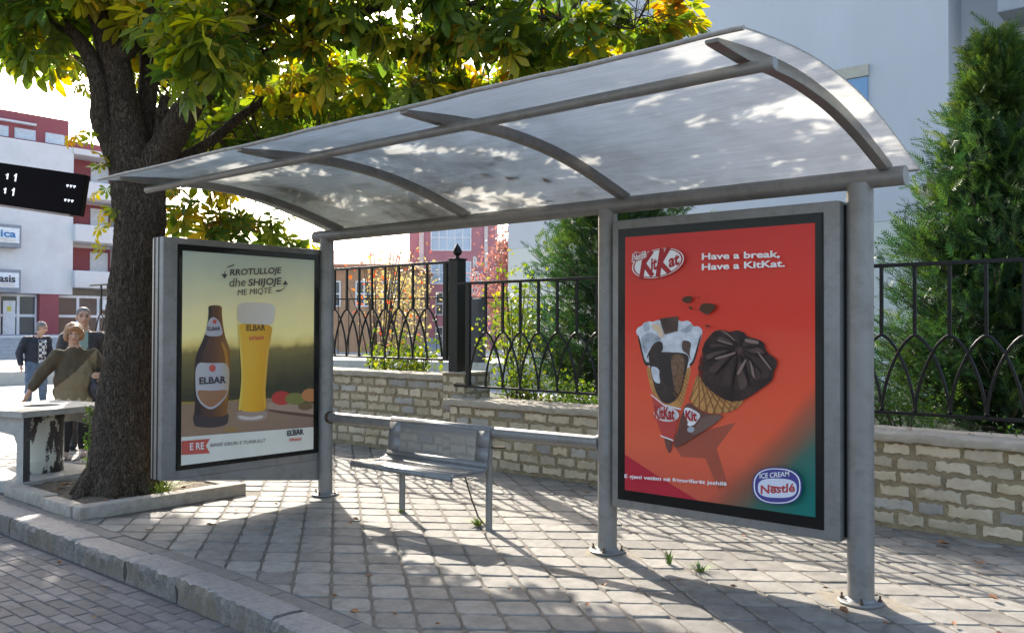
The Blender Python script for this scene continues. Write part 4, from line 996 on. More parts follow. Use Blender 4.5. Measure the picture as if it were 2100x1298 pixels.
# side profile of the bent seat sheet (y, z), front lip to top lip
prof = [(-.470, .418), (-.473, .452), (-.462, .463), (-.40, .462), (-.30, .455), (-.17, .450), (-.125, .456), (-.095, .478), (-.080, .515), (-.066, .62), (-.052, .745), (-.044, .772), (-.028, .784), (-.008, .782)]
def bent(y0, x):   # the free front right corner is bent down
    return 0
def strip(b, xa, xb, i0, i1, m_, uvs=None):
    for i in range(i0, i1):
        (ya, za), (yb, zb) = prof[i], prof[i + 1]
        th = .004
        v = [(xa, ya, za), (xb, ya, za), (xb, yb, zb), (xa, yb, zb)]
        b.add(v, [(0, 1, 2, 3)], m_)
b = MB()
n = len(prof)
strip(b, BX0, BX1, 0, 4, m_bench)
strip(b, BX0, BX0 + .14, 4, 5, m_bench)
strip(b, BX1 - .14, BX1, 4, 5, m_bench)
strip(b, BX0, BX1, 5, 8, m_bench)
strip(b, BX0, BX0 + .14, 8, 10, m_bench)
strip(b, BX1 - .14, BX1, 8, 10, m_bench)
strip(b, BX0, BX1, 10, n - 1, m_bench)
for xe in (BX0, BX1):
    sg = -1 if xe == BX1 else 1
    # side cheek: narrow flange following the profile
    v = []
    for (y, z) in prof:
        v += [(xe, y, z), (xe, y + .010, z - .020)]
    b.add(v, [(2 * i, 2 * i + 1, 2 * i + 3, 2 * i + 2) for i in range(len(prof) - 1)], m_bench)
seat = b.build('seat_shell', bench, smooth=True, ang=35)
md = seat.modifiers.new('thickness', 'SOLIDIFY')
md.thickness = .004
def perf(name, xa, xb, i0, i1, rows):
    (ya, za), (yb, zb) = prof[i0], prof[i1]
    me = bpy.data.meshes.new(name)
    off = OFF[bench.name]
    v = [(xa - off[0], ya - off[1], za), (xb - off[0], ya - off[1], za), (xb - off[0], yb - off[1], zb), (xa - off[0], yb - off[1], zb)]
    me.from_pydata(v, [], [(0, 1, 2, 3)])
    uvl = me.uv_layers.new(name='UVMap')
    w = (xb - xa) / .0125
    h = math.hypot(yb - ya, zb - za) / .0125
    for k, (a, c) in enumerate(((0, 0), (w, 0), (w, h), (0, h))):
        uvl.data[k].uv = (a, c)
    me.materials.append(m_perf)
    o = bpy.data.objects.new(name, me)
    col.objects.link(o)
    o.parent = bench
    return o
perf('perforated_back', BX0 + .14, BX1 - .14, 8, 10, 8)
perf('perforated_seat', BX0 + .14, BX1 - .14, 4, 5, 8)
for x in (-2.05, -1.075):
    b = MB()
    b.tube([(x, -.02, -.01), (x, -.02, .76 if x > -1.5 else .44)], .026, m_steel, n=18)
    b.build('leg', bench, smooth=True)
b = MB()
b.tube([(-1.07, -.02, .62), (-.93, .0, .63)], .008, m_rust, n=8)
b.build('stay_bolt', bench)
b = MB()
pts = [(-1.25, -.12, .44), (-1.23, -.11, .36), (-1.19, -.09, .22), (-1.15, -.06, .09), (-1.10, -.03, .02), (-1.08, -.02, .005)]
b.tube(pts, .006, m_rust, n=8)
b.build('loose_cable', bench, smooth=True)
# ================================================================ stone wall with coping
m_mortar = mat('wall mortar', (.27, .215, .13), .95, var=.3, scale=9, bump=.8, bscale=45, bdist=.02, stain=(.22, .19, .13), stain_scale=4, stain_amt=.7)
m_stone = mat('wall stone', (.49, .415, .305), .9, var=.14, scale=7, island=.2, bump=.7, bscale=35, bdist=.015, stain=(.42, .34, .20), stain_scale=5, stain_amt=.45)
m_stone2 = mat('wall stone grey', (.34, .32, .29), .9, var=.14, scale=7, island=.25, bump=.7, bscale=35, bdist=.015, stain=(.42, .36, .25), stain_scale=5, stain_amt=.5)
m_stone3 = mat('wall stone ochre', (.43, .36, .24), .9, var=.14, scale=7, island=.2, bump=.7, bscale=35, bdist=.015)
m_cope = mat('coping concrete', (.34, .295, .23), .9, var=.16, scale=12, bump=.5, bscale=50, stain=(.24, .21, .16), stain_scale=4)
def stones(b, x0, x1, y, z0, z1, axis='x', sgn=-1):
    nrow = max(1, round((z1 - z0) / .112))
    rh = (z1 - z0) / nrow
    for r in range(nrow):
        x = x0 + random.uniform(-.2, 0)
        while x < x1 - .04:
            L = random.uniform(.19, .36)
            a, c = max(x, x0) + .012, min(x + L, x1) - .012
            x += L + random.uniform(.008, .03)
            if c - a < .06:
                continue
            lo, hi = z0 + r * rh + random.uniform(.010, .020), z0 + (r + 1) * rh - random.uniform(.010, .02)
            pts = []
            nx = max(4, int((c - a) / .028))
            ph = random.uniform(0, 6)
            for k in range(nx + 1):
                pts.append((a + (c - a) * k / nx, lo + random.uniform(-.010, .012)))
            for k in range(1, 3):
                pts.append((c + random.uniform(-.007, .006), lo + (hi - lo) * k / 3))
            for k in range(nx, -1, -1):
                pts.append((a + (c - a) * k / nx, hi + random.uniform(-.015, .008)))
            for k in range(2, 0, -1):
                pts.append((a + random.uniform(-.006, .007), lo + (hi - lo) * k / 3))
            cx, cz = (a + c) / 2, (lo + hi) / 2
            d = random.uniform(.004, .016)
            n = len(pts)
            rings = []
            for sc, q in ((1.02, -.004), (1.0, d * .55), (.95, d), (.55, d + random.uniform(-.003, .004))):
                rings.append([((cx + (p_[0] - cx) * (1 - (1 - sc) * .5), y + sgn * (q + random.uniform(-.0012, .0012)), cz + (p_[1] - cz) * sc)) for p_ in pts])
            v = [p_ for r_ in rings for p_ in r_]
            if axis == 'y':
                v = [(p_[1], p_[0], p_[2]) for p_ in v]
            f = []
            for q in range(3):
                for k in range(n):
                    k2 = (k + 1) % n
                    f.append((q * n + k, q * n + k2, (q + 1) * n + k2, (q + 1) * n + k))
            f.append(tuple(3 * n + k for k in range(n)))
            m_ = random.choices((m_stone, m_stone2, m_stone3), (.7, .14, .16))[0]
            b.add(v, f, m_)
def coping(b, x0, x1, y0, y1, z0, z1):
    n = max(2, int((x1 - x0) / .06))
    pr = [(y0 + .004, z0), (y0, z0 + .012), (y0 + .002, z1 - .014), (y0 + .012, z1), ((y0 + y1) / 2, z1 + .006), (y1, z1), (y1, z0)]
    v = []
    for i in range(n + 1):
        x = x0 + (x1 - x0) * i / n
        for k, (y, z) in enumerate(pr):
            r_ = .006 if k in (0, 1, 2, 3) else .003
            v.append((x, y + random.uniform(-r_, r_), z + random.uniform(-r_, r_) * .8))
    m_ = len(pr)
    f = [(i * m_ + k, i * m_ + (k + 1) % m_, (i + 1) * m_ + (k + 1) % m_, (i + 1) * m_ + k) for i in range(n) for k in range(m_)]
    f += [tuple(range(m_)), tuple(n * m_ + k for k in reversed(range(m_)))]
    b.add(v, f, m_cope)
wall = thing('stone_wall', 'low pale stone wall stepping down behind the bus shelter, concrete coping on top', 'wall', (-3.7, 2.4, 0))
b = MB()
b.box((-14, 2.425, -.1), (-3.9, 2.80, .905), m_mortar)
b.box((-3.56, 2.075, -.1), (9, 2.50, .668), m_mortar)
stones(b, -12, -3.91, 2.425, .03, .90)
stones(b, -3.55, 6, 2.075, .02, .665)
b.build('wall_body', wall, smooth=True, ang=55, fixn=True)
b = MB()
b.box((-3.9, 2.30, -.1), (-3.53, 2.72, 1.0), m_mortar)
stones(b, -3.895, -3.535, 2.30, .03, .99)
stones(b, 2.31, 2.70, -3.53, .68, .99, 'y', 1)
b.build('pillar', wall, smooth=True, ang=55, fixn=True)
b = MB()
coping(b, -14, -3.905, 2.385, 2.85, .906, .972)
coping(b, -3.615, 9, 2.02, 2.56, .669, .735)
coping(b, -3.925, -3.505, 2.27, 2.75, 1.001, 1.02)
b.build('coping', wall, smooth=True, ang=50, fixn=True)
# ================================================================ wrought iron fence on the wall
m_iron = mat('black iron', (.006, .006, .006), .45, .0, var=.35, scale=25, spec=.3, stain=(.022, .014, .010), stain_scale=12, stain_amt=.4)
def fence(name, label, x_first, pitch, count, y, zb, za, zt, x_lo, x_hi, endx):
    t = thing(name, label, 'fence', ((x_lo + x_hi) / 2, y, zb))
    for z, h, w in ((zt, .015, .022), (zb, .013, .017)):
        b = MB()
        b.box((x_lo, y - w, z - h), (x_hi, y + w, z + h), m_iron)
        b.build('rail', t, bevel=.003)
    b = MB()
    c = MB()
    for i in range(count):
        x = x_first + pitch * i
        b = MB()
        b.box((x - .0125, y - .0125, za), (x + .0125, y + .0125, zt - .012), m_iron)
        b.lathe([(.004, -.012), (.016, -.007), (.018, 0), (.014, .008), (.004, .014)], (x, y, za), m_iron, 8)
        b.build('bar', t)
        c.lathe([(.006, -.005), (.018, .004), (.02, .012), (.014, .022), (.004, .03)], (x, y, zb + .016), m_iron, 8)
        for sg in (-1, 1):
            xe = x + sg * pitch
            if not (x_lo - .02 < xe < x_hi + .02):
                continue
            pts = []
            for k in range(11):
                q = k / 10
                s = 1 - (1 - q) ** 1.0
                dx = math.sin(q * math.pi / 2) ** 1.18
                dz = (1 - max(0, 1 - dx ** 1.55) ** (1 / 1.55))
                pts.append((x + sg * pitch * min(dx, 1) * .985, y + sg * .006, za - (za - zb - .03) * dz))
            c.tube(pts, .013, m_iron, n=6, sq=True)
    c.build('arches', t, smooth=True)
    for ex in endx:
        b = MB()
        b.box((ex - .03, y - .02, zb - .012), (ex + .03, y + .02, zt - .014), m_iron)
        b.build('end_bar', t, bevel=.003)
    return t
fence('iron_fence', 'higher run of black wrought iron fence with pointed arches, left of the finial post', -4.34 - .2565 * 34, .2565, 35, 2.47, 1.152, 1.775, 2.318, -13.5, -3.90, (-4.02,))
fence('iron_fence', 'lower run of black wrought iron fence with pointed arches, right of the finial post', -3.219, .2535, 44, 2.30, .868, 1.488, 2.045, -3.70, 8.2, (-3.485,))
fp = thing('fence_post', 'black square iron fence post topped by a pointed finial', 'fence post', (-3.80, 2.44, 1.01))
b = MB()
b.box((-3.872, 2.368, 1.008), (-3.728, 2.512, 2.335), m_iron)
b.box((-3.885, 2.355, 2.336), (-3.715, 2.525, 2.352), m_iron)
b.build('shaft', fp, bevel=.004)
b = MB()
b.lathe([(.03, 0), (.022, .02), (.02, .03), (.045, .05), (.055, .075), (.05, .10), (.03, .135), (.012, .165), (.002, .18)], (-3.80, 2.44, 2.352), m_iron, 20)
b.build('finial', fp, smooth=True)
# ================================================================ chestnut tree by the kerb
def mat_bark():
    m = bpy.data.materials.new('chestnut bark')
    m.use_nodes = True
    nt = m.node_tree
    p = nt.nodes['Principled BSDF']
    p.inputs['Roughness'].default_value = .95
    p.inputs['Specular IOR Level'].default_value = .15
    tc = _n(nt, 'ShaderNodeTexCoord')
    mp = _n(nt, 'ShaderNodeMapping')
    mp.inputs['Scale'].default_value = (1, 1, .30)
    nt.links.new(tc.outputs['Object'], mp.inputs['Vector'])
    nz = _n(nt, 'ShaderNodeTexNoise')
    nz.inputs['Scale'].default_value = 9
    nz.inputs['Detail'].default_value = 5
    nt.links.new(mp.outputs[0], nz.inputs['Vector'])
    mx = _n(nt, 'ShaderNodeMix', data_type='VECTOR')
    mx.inputs[0].default_value = .30
    nt.links.new(mp.outputs[0], mx.inputs[4])
    nt.links.new(nz.outputs['Color'], mx.inputs[5])
    vo = _n(nt, 'ShaderNodeTexVoronoi', feature='DISTANCE_TO_EDGE')
    vo.inputs['Scale'].default_value = 40
    nt.links.new(mx.outputs[1], vo.inputs['Vector'])
    crack = _ramp(nt, vo.outputs['Distance'], [(.0, 0.25), (.16, 1.0)])
    n2 = _noise(nt, 30, 7, .75, (1, 1, .4))
    c = _ramp(nt, n2, [(.3, (.075, .055, .042)), (.7, (.175, .135, .098))])
    c = _mix(nt, (.03, .022, .017), c, crack)
    nt.links.new(c, p.inputs['Base Color'])
    hm = _n(nt, 'ShaderNodeMath', operation='MULTIPLY_ADD')
    nt.links.new(n2, hm.inputs[0])
    hm.inputs[1].default_value = 1.6
    nt.links.new(crack, hm.inputs[2])
    bp = _n(nt, 'ShaderNodeBump')
    bp.inputs['Strength'].default_value = .9
    bp.inputs['Distance'].default_value = .03
    nt.links.new(hm.outputs[0], bp.inputs['Height'])
    nt.links.new(bp.outputs[0], p.inputs['Normal'])
    return m
m_bark = mat_bark()
m_leaf = mat_leaf('chestnut leaf', [(0, (.045, .085, .014)), (.35, (.085, .14, .02)), (.55, (.17, .20, .022)), (.75, (.36, .29, .03)), (.9, (.34, .15, .03)), (1, (.20, .07, .025))], .55)
tree = thing('chestnut_tree', 'large chestnut tree with rough trunk and yellowing leaves beside the kerb', 'tree', (-4.35, -1.3, .05))
def smooth_path(P, sub=5):
    P = [np.array(p_, float) for p_ in P]
    out = []
    n = len(P) - 1
    for k in range(n):
        A, B, C, D = P[max(0, k - 1)], P[k], P[k + 1], P[min(n, k + 2)]
        for q in range(sub):
            u = q / sub
            out.append(.5 * ((2 * B) + (-A + C) * u + (2 * A - 5 * B + 4 * C - D) * u * u + (-A + 3 * B - 3 * C + D) * u ** 3))
    out.append(P[-1])
    return out
from mathutils import noise as mnoise
def limb(b, P, m_, n=20, lump=.06, sub=7, ridge=0.0):
    S_ = smooth_path(P, sub)
    k0 = len(b.v)
    b.tube([p_[:3] for p_ in S_], [max(.004, p_[3]) for p_ in S_], m_, n=n)
    # lumps
    for i in range(k0, len(b.v)):
        x, y, z = b.v[i]
        ring = (i - k0) // n
        c = S_[min(ring, len(S_) - 1)]
        s = 1 + lump * (math.sin(x * 9 + z * 5) + math.sin(y * 13 - z * 7 + 2) + .7 * math.sin(z * 19 + x * 17))
        if ridge:
            nv = Vector((x * 22, y * 22, z * 6.5))
            r1 = mnoise.noise(nv)
            r2 = mnoise.noise(Vector((x * 55 + 3, y * 55, z * 20)))
            r3 = mnoise.noise(Vector((x * 3, y * 3, z * 1.5)))
            s += ridge * ((.5 - abs(r1)) * 1.1 + r2 * .45) + .05 * r3
        b.v[i] = (c[0] + (x - c[0]) * s, c[1] + (y - c[1]) * s, c[2] + (z - c[2]) * s)
b = MB()
tr = [list(p_) for p_ in LIMBS['trunk']]
tr[0][2] = .0
limb(b, tr, m_bark, 120, .02, 24, .085)
# root flare
for a in range(7):
    an = a * .9 + .3
    c = tr[0]
    b.tube([(c[0] + .22 * math.cos(an), c[1] + .22 * math.sin(an), .30), (c[0] + .30 * math.cos(an), c[1] + .30 * math.sin(an), .13), (c[0] + .40 * math.cos(an), c[1] + .40 * math.sin(an), .02)], [.05, .07, .04], m_bark, n=12)
trunk = b.build('trunk', tree, smooth=True, ang=80)
for k in LIMBS:
    if k != 'trunk':
        b = MB()
        limb(b, LIMBS[k], m_bark, 40, .03, 12, .07)
        b.build('limb', tree, smooth=True, ang=80)
# --- foliage
class Leaves:
    def __init__(s):
        s.V, s.F, s.T = [], [], []
        s.n = 0
    def add(s, V, F, tone):
        s.V.append(V)
        s.F.append(np.array(F) + s.n)
        s.T.append(np.full(len(V), tone))
        s.n += len(V)
    def build(s, name, m_, parent, off=None):
        me = bpy.data.meshes.new(name)
        if off is None:
            off = OFF[parent.name] if parent else (0, 0, 0)
        V = np.concatenate(s.V) - np.array(off)
        F = np.concatenate(s.F)
        me.from_pydata(V.tolist(), [], F.tolist())
        at = me.attributes.new('tone', 'FLOAT', 'POINT')
        at.data.foreach_set('value', np.concatenate(s.T).astype(np.float32))
        me.materials.append(m_)
        o = bpy.data.objects.new(name, me)
        col.objects.link(o)
        o.parent = parent
        OFF[o.name] = tuple(off)
        return o
def frame(d, up):
    d = d / np.linalg.norm(d)
    s = np.cross(d, up)
    if np.linalg.norm(s) < 1e-4:
        s = np.cross(d, np.array([1, 0, 0]))
    s = s / np.linalg.norm(s)
    return d, s, np.cross(s, d)
def palmate(lv, c, d, up, size, tone, nl=7):
    d, s, n = frame(d, up)
    angs = {7: (-118, -80, -40, 0, 40, 80, 118), 5: (-80, -40, 0, 40, 80)}[nl]
    for a in angs:
        a = R(a + rng.uniform(-7, 7))
        L = size * (1 - .26 * abs(a) / 2) * rng.uniform(.88, 1.1)
        w = L * rng.uniform(.17, .22)
        ax = d * math.cos(a) + s * math.sin(a)
        sd = -d * math.sin(a) + s * math.cos(a)
        dr = rng.uniform(.10, .45) * L
        fold = rng.uniform(.05, .35) * w
        def P(t, q, lift=0.0):
            return c + ax * (L * t) + sd * (w * q) - n * (dr * t * t) + n * (fold * lift)
        V = np.array([P(.02, 0), P(.35, .45, .6), P(.72, 1, 1), P(.93, .5, .5), P(1.02, 0), P(.93, -.5, .5), P(.72, -1, 1), P(.35, -.45, .6), P(.4, 0), P(.75, 0)])
        F = [(0, 1, 8, 8), (1, 2, 9, 8), (2, 3, 4, 9), (0, 8, 7, 7), (8, 9, 6, 7), (9, 4, 5, 6)]
        lv.V.append(V)
        lv.T.append(np.full(10, tone))
        for f in F:
            f = [k + lv.n for k in dict.fromkeys(f)]
            lv.FL.append(f)
        lv.n += 10
lv = Leaves()
lv.FL = []
tw = MB()
nodes = []
for k, P in LIMBS.items():
    if k == 'trunk':
        continue
    for p_ in smooth_path(P, 4)[3:]:
        nodes.append(p_)
nodes = np.array(nodes)
def shadow_xy(p):
    return p[0] + 1.456 * p[2], p[1] - .8155 * p[2]
HOLES = [(-3.0, 5.0, .10, 1.6, .985), (-3.5, -2.2, -1.45, -.25, .97), (-3.7, -2.75, -2.62, -2.28, .8), (1.5, 5, -.35, .3, .95), (-2.4, .3, -.35, .2, .75)]
DISCS = [(random.uniform(-3.0, 1.9), random.uniform(-1.7, 0), random.uniform(.10, .22)) for _ in range(46)]
def sunny(p):
    # light also breaks through above the shelter roof
    rx, ry = p[0] + 1.456 * (p[2] - 2.6), p[1] - .8155 * (p[2] - 2.6)
    if p[2] > 2.7:
        for cx, cy, r in DISCS:
            if (rx - cx) ** 2 + (ry - cy) ** 2 < r * r:
                return True
    x, y = shadow_xy(p)
    for x0, x1, y0, y1, q in HOLES:
        if x0 < x < x1 and y0 < y < y1 and rng.random() < q:
            return True
    return False
def tuft(p, nleaf, size, tone_mu, down=.35, twig=True):
    dist_ = np.linalg.norm(nodes[:, :3] - p, axis=1)
    nd = nodes[np.argmin(dist_ + rng.uniform(0, .5, len(nodes)))]
    out_ = p - nd[:3]
    out_ /= np.linalg.norm(out_) + 1e-6
    if twig and rng.random() < .6:
        mid = (nd[:3] + p) / 2 + rng.normal(0, .08, 3) + np.array([0, 0, .16])
        tw.tube([nd[:3], mid, p], [min(.011, nd[3] * .5), .006, .003], m_bark, n=5, caps=False)
    for _ in range(nleaf):
        d = out_ * .7 + rng.normal(0, .75, 3)
        d[2] -= down
        d /= np.linalg.norm(d)
        pet = rng.uniform(.08, .2)
        c = p + d * pet
        if sunny(c):
            continue
        if twig:
            tw.tube([p, c], [.0025, .002], m_bark, n=3, caps=False)
        up = np.array([0, 0, 1.0]) + rng.normal(0, .45, 3)
        palmate(lv, c, d + np.array([0, 0, -.15]), up, size * rng.uniform(.75, 1.2), float(np.clip(rng.normal(tone_mu, .16), .02, .98)), 7 if rng.random() < .6 else 5)
for (x, y, z, r, n) in LOBES:
    mu = rng.uniform(.30, .55)
    for _ in range(n):
        q = rng.normal(0, 1, 3)
        q = q / np.linalg.norm(q) * r * rng.random() ** .45
        p = np.array([x, y, z]) + q
        tuft(p, int(rng.integers(4, 6)), .2, mu + rng.uniform(-.1, .14))
for (x, y, z) in TUFTS:
    tuft(np.array([x, y, z]), 2, .115, .66, twig=False)
# the rest of the crown above the picture
cen = np.array([-4.3, -1.0, 5.7])
for _ in range(130):
    q = rng.normal(0, 1, 3)
    q /= np.linalg.norm(q)
    q *= rng.random() ** .4
    p = cen + q * np.array([3.3, 3.1, 2.3])
    if p[2] < 4.35 + .25 * max(0, (p[1] + 1)):
        continue
    tuft(p, int(rng.integers(3, 5)), .21, rng.uniform(.25, .5), twig=False)
me = bpy.data.meshes.new('crown')
me.from_pydata((np.concatenate(lv.V) - np.array(OFF[tree.name])).tolist(), [], lv.FL)
at = me.attributes.new('tone', 'FLOAT', 'POINT')
at.data.foreach_set('value', np.concatenate(lv.T).astype(np.float32))
me.materials.append(m_leaf)
crown = bpy.data.objects.new('crown', me)
col.objects.link(crown)
crown.parent = tree
tw.build('twigs', tree)
# the next chestnut of the row: taller, its trunk behind this one
tree2 = thing('chestnut_tree', 'second, taller chestnut standing on the plaza directly behind the first trunk', 'tree', (-11.3, 2.05, 0))
b = MB()
limb(b, [(-11.3, 2.05, -.05, .24), (-11.28, 2.06, 1.5, .19), (-11.32, 2.1, 3.5, .17), (-11.35, 2.1, 5.4, .13), (-11.4, 2.2, 7.2, .05)], m_bark, 28, .02, 10, .06)
b.build('trunk', tree2, smooth=True, ang=80)
L2 = [[(-11.35, 2.1, 5.2, .09), (-10.9, 2.6, 6.0, .06), (-10.2, 3.0, 6.8, .02)], [(-11.35, 2.1, 5.0, .08), (-11.9, 1.6, 6.0, .05), (-12.4, 1.1, 6.9, .02)], [(-11.36, 2.12, 5.5, .08), (-11.2, 1.4, 6.4, .05), (-10.8, .8, 7.2, .02)]]
for P in L2:
    b = MB()
    limb(b, P, m_bark, 14, .03, 8, .06)
    b.build('limb', tree2, smooth=True, ang=80)
nodes = np.array([q for P in L2 for q in smooth_path(P, 5)])
lv = Leaves()
lv.FL = []
tw = MB()
for _ in range(300):
    q = rng.normal(0, 1, 3)
    q = q / np.linalg.norm(q) * rng.random() ** .4
    p = np.array([-11.5, 2.2, 6.9]) + q * np.array([2.1, 2.0, 1.25])
    tuft(p, int(rng.integers(4, 6)), .2, rng.uniform(.35, .6), twig=True)
me = bpy.data.meshes.new('crown')
me.from_pydata((np.concatenate(lv.V) - np.array(OFF[tree2.name])).tolist(), [], lv.FL)
at = me.attributes.new('tone', 'FLOAT', 'POINT')
at.data.foreach_set('value', np.concatenate(lv.T).astype(np.float32))
me.materials.append(m_leaf)
crown = bpy.data.objects.new('crown', me)
col.objects.link(crown)
crown.parent = tree2
tw.build('twigs', tree2)
print('leaf quads', len(lv.FL))
# ================================================================ planting square round the trunk
m_pit = mat('pit kerb concrete', (.31, .28, .24), .9, var=.2, scale=15, bump=.5, bscale=60, stain=(.2, .16, .11), stain_scale=5)
pit = thing('tree_pit_kerb', 'low concrete kerb framing the bare soil square round the chestnut trunk', 'kerb', (-4.5, -1.2, 0))
for lo, hi in (((-3.845, -1.94, -.01), (-3.70, -.44, .10)), ((-4.42, -1.95, -.01), (-3.86, -1.82, .092)), ((-5.30, -1.93, -.01), (-4.43, -1.80, .10)), ((-5.33, -.56, -.01), (-3.86, -.44, .08)), ((-5.46, -1.79, -.01), (-5.335, -.44, .08))):
    b = MB()
    b.box(lo, hi, m_pit)
    b.build('kerb_block', pit, bevel=.016, smooth=True)
b = MB()
nx, ny = 40, 36
v = []
for j in range(ny + 1):
    for i in range(nx + 1):
        x, y = -5.34 + 1.5 * i / nx, -1.83 + 1.29 * j / ny
        z = .045 + .02 * math.sin(x * 5) * math.cos(y * 6) + random.uniform(-.008, .010) + .05 * math.exp(-((x + 4.33) ** 2 + (y + 1.31) ** 2) / .1)
        v.append((x, y, z))
b.add(v, [(j * (nx + 1) + i, j * (nx + 1) + i + 1, (j + 1) * (nx + 1) + i + 1, (j + 1) * (nx + 1) + i) for j in range(ny) for i in range(nx)], m_soil)
soil = structure(b.build('soil', smooth=True, ang=80))
# ================================================================ litter bin stand beside the tree
m_conc = mat('bin stand render', (.34, .325, .29), .85, var=.15, scale=10, bump=.3, bscale=60, stain=(.24, .22, .19), stain_scale=4)
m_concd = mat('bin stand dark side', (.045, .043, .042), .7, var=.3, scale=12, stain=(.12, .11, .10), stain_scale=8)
def mat_peel():
    m = bpy.data.materials.new('peeling bin paint')
    m.use_nodes = True
    nt = m.node_tree
    p = nt.nodes['Principled BSDF']
    f = _noise(nt, 5, 8, .68, (1, 1, .45))
    k = _ramp(nt, f, [(.50, 0.0), (.52, 1.0)])
    c = _mix(nt, (.025, .022, .022), (.46, .46, .40), k)
    nt.links.new(c, p.inputs['Base Color'])
    p.inputs['Roughness'].default_value = .5
    return m
A0 = Vector((-5.26, -1.78, 0))
stand = thing('litter_bin_stand', 'concrete bin stand with flat slab top and arched side, left of the trunk', 'bin stand', A0)
ru = math.atan2(.28, .96)      # small turn
def loc(u, v, z):              # u towards the road side left, v away from the camera
    e2, e1 = Vector((-.96, -.28, 0)), Vector((-.28, .96, 0))
    q = A0 + e2 * u + e1 * v
    return (q.x, q.y, z)
def lprism(b, poly, z0, z1, m_):
    b.prism([loc(u, v, z0) for u, v in poly], (0, 0, z1 - z0), m_)
b = MB()
lprism(b, [(-.03, -.03), (.92, -.03), (.92, 1.0), (-.03, 1.0)], -.02, .10, m_conc)
b.build('base', stand, bevel=.01, fixn=True)
b = MB()
outer = [(-.05, -.05), (.94, -.05), (.94, 1.02), (-.05, 1.02)]
hole = [(.42 + .16 * math.cos(a), .52 + .19 * math.sin(a)) for a in np.linspace(0, 2 * math.pi, 25)[:-1]]
tri = tessellate_polygon([[Vector((u, v, 0)) for u, v in outer], [Vector((u, v, 0)) for u, v in hole]])
al = outer + hole
for z in (.695, .75):
    b.add([loc(u, v, z) for u, v in al], [tuple(t) for t in tri], m_conc)
for ring in (outer, hole):
    n = len(ring)
    for k in range(n):
        p_, q = ring[k], ring[(k + 1) % n]
        b.add([loc(*p_, .695), loc(*q, .695), loc(*q, .75), loc(*p_, .75)], [(0, 1, 2, 3)], m_conc)
b.build('slab_top', stand)
for v0 in (0.0, .90):
    b = MB()
    ou = [(0, .10), (.09, .10), (.09, .44), (.13, .52), (.45, .56), (.77, .52), (.81, .44), (.81, .10), (.90, .10), (.90, .694), (0, .694)]
    tri = tessellate_polygon([[Vector((u, z, 0)) for u, z in ou]])
    for vv in (v0, v0 + .07):
        b.add([loc(u, vv, z) for u, z in ou], [tuple(t) for t in tri], m_conc)
    n = len(ou)
    for k in range(n):
        (ua, za), (ub, zb) = ou[k], ou[(k + 1) % n]
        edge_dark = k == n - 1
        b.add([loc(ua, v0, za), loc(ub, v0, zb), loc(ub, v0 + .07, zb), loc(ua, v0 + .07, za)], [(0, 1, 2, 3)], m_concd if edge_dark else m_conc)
    b.build('side_panel', stand)
lb = thing('litter_bin', 'round metal litter bin with peeling cream paint standing under the concrete slab', 'bin', loc(.42, .52, .10))
b = MB()
mp_ = mat_peel()
b.lathe([(.19, 0), (.195, .01), (.197, .10), (.2, .105), (.2, .115), (.195, .12), (.195, .52), (.2, .525), (.2, .54), (.195, .545), (.195, .58), (.185, .58), (.18, .05)], loc(.42, .52, .101), mp_, 32)
b.build('drum', lb, smooth=True)
# ================================================================ plants
def blade_tuft(b, c, n, h, spread, m_, w=.006):
    for _ in range(n):
        a = rng.uniform(0, 6.283)
        r = rng.uniform(0, spread * .4)
        p0 = np.array([c[0] + r * math.cos(a), c[1] + r * math.sin(a), c[2]])
        d = np.array([math.cos(a), math.sin(a), 0]) * spread * rng.uniform(.4, 1.2)
        hh = h * rng.uniform(.5, 1.1)
        s = np.array([-math.sin(a), math.cos(a), 0]) * w
        p1 = p0 + d * .35 + np.array([0, 0, hh * .7])
        p2 = p0 + d + np.array([0, 0, hh])
        b.add([p0 - s, p0 + s, p1 + s * .8, p1 - s * .8, p2], [(0, 1, 2, 3), (3, 2, 4)], m_)
m_grass = mat('weed green', (.10, .15, .025), .7, var=.4, scale=30, island=.3)
m_grassy = mat('bright weed', (.20, .25, .03), .7, var=.3, scale=30, island=.3)
for (x, y, z, n, h, sp, lab, m_) in [(-1.22, .02, 0, 60, .05, .09, 'tuft of green weeds between pavers beside the right bench leg', m_grassy),
                                 (.47, .02, 0, 14, .10, .05, 'thin dry weed growing at the foot of the middle shelter post', m_grass),
                                 (.72, -.02, 0, 30, .05, .09, 'small green weed under the left end of the red poster panel', m_grass),
                                 (-3.98, -1.12, .05, 70, .16, .26, 'bright green weeds beside the right side of the chestnut trunk', m_grassy),
                                 (-2.02, -.06, 0, 16, .03, .05, 'tiny weed sprouting in front of the left bench leg', m_grassy)]:
    b = MB()
    blade_tuft(b, (x, y, z), n, h, sp, m_)
    tag(b.build('weed_tuft'), lab, 'weed')
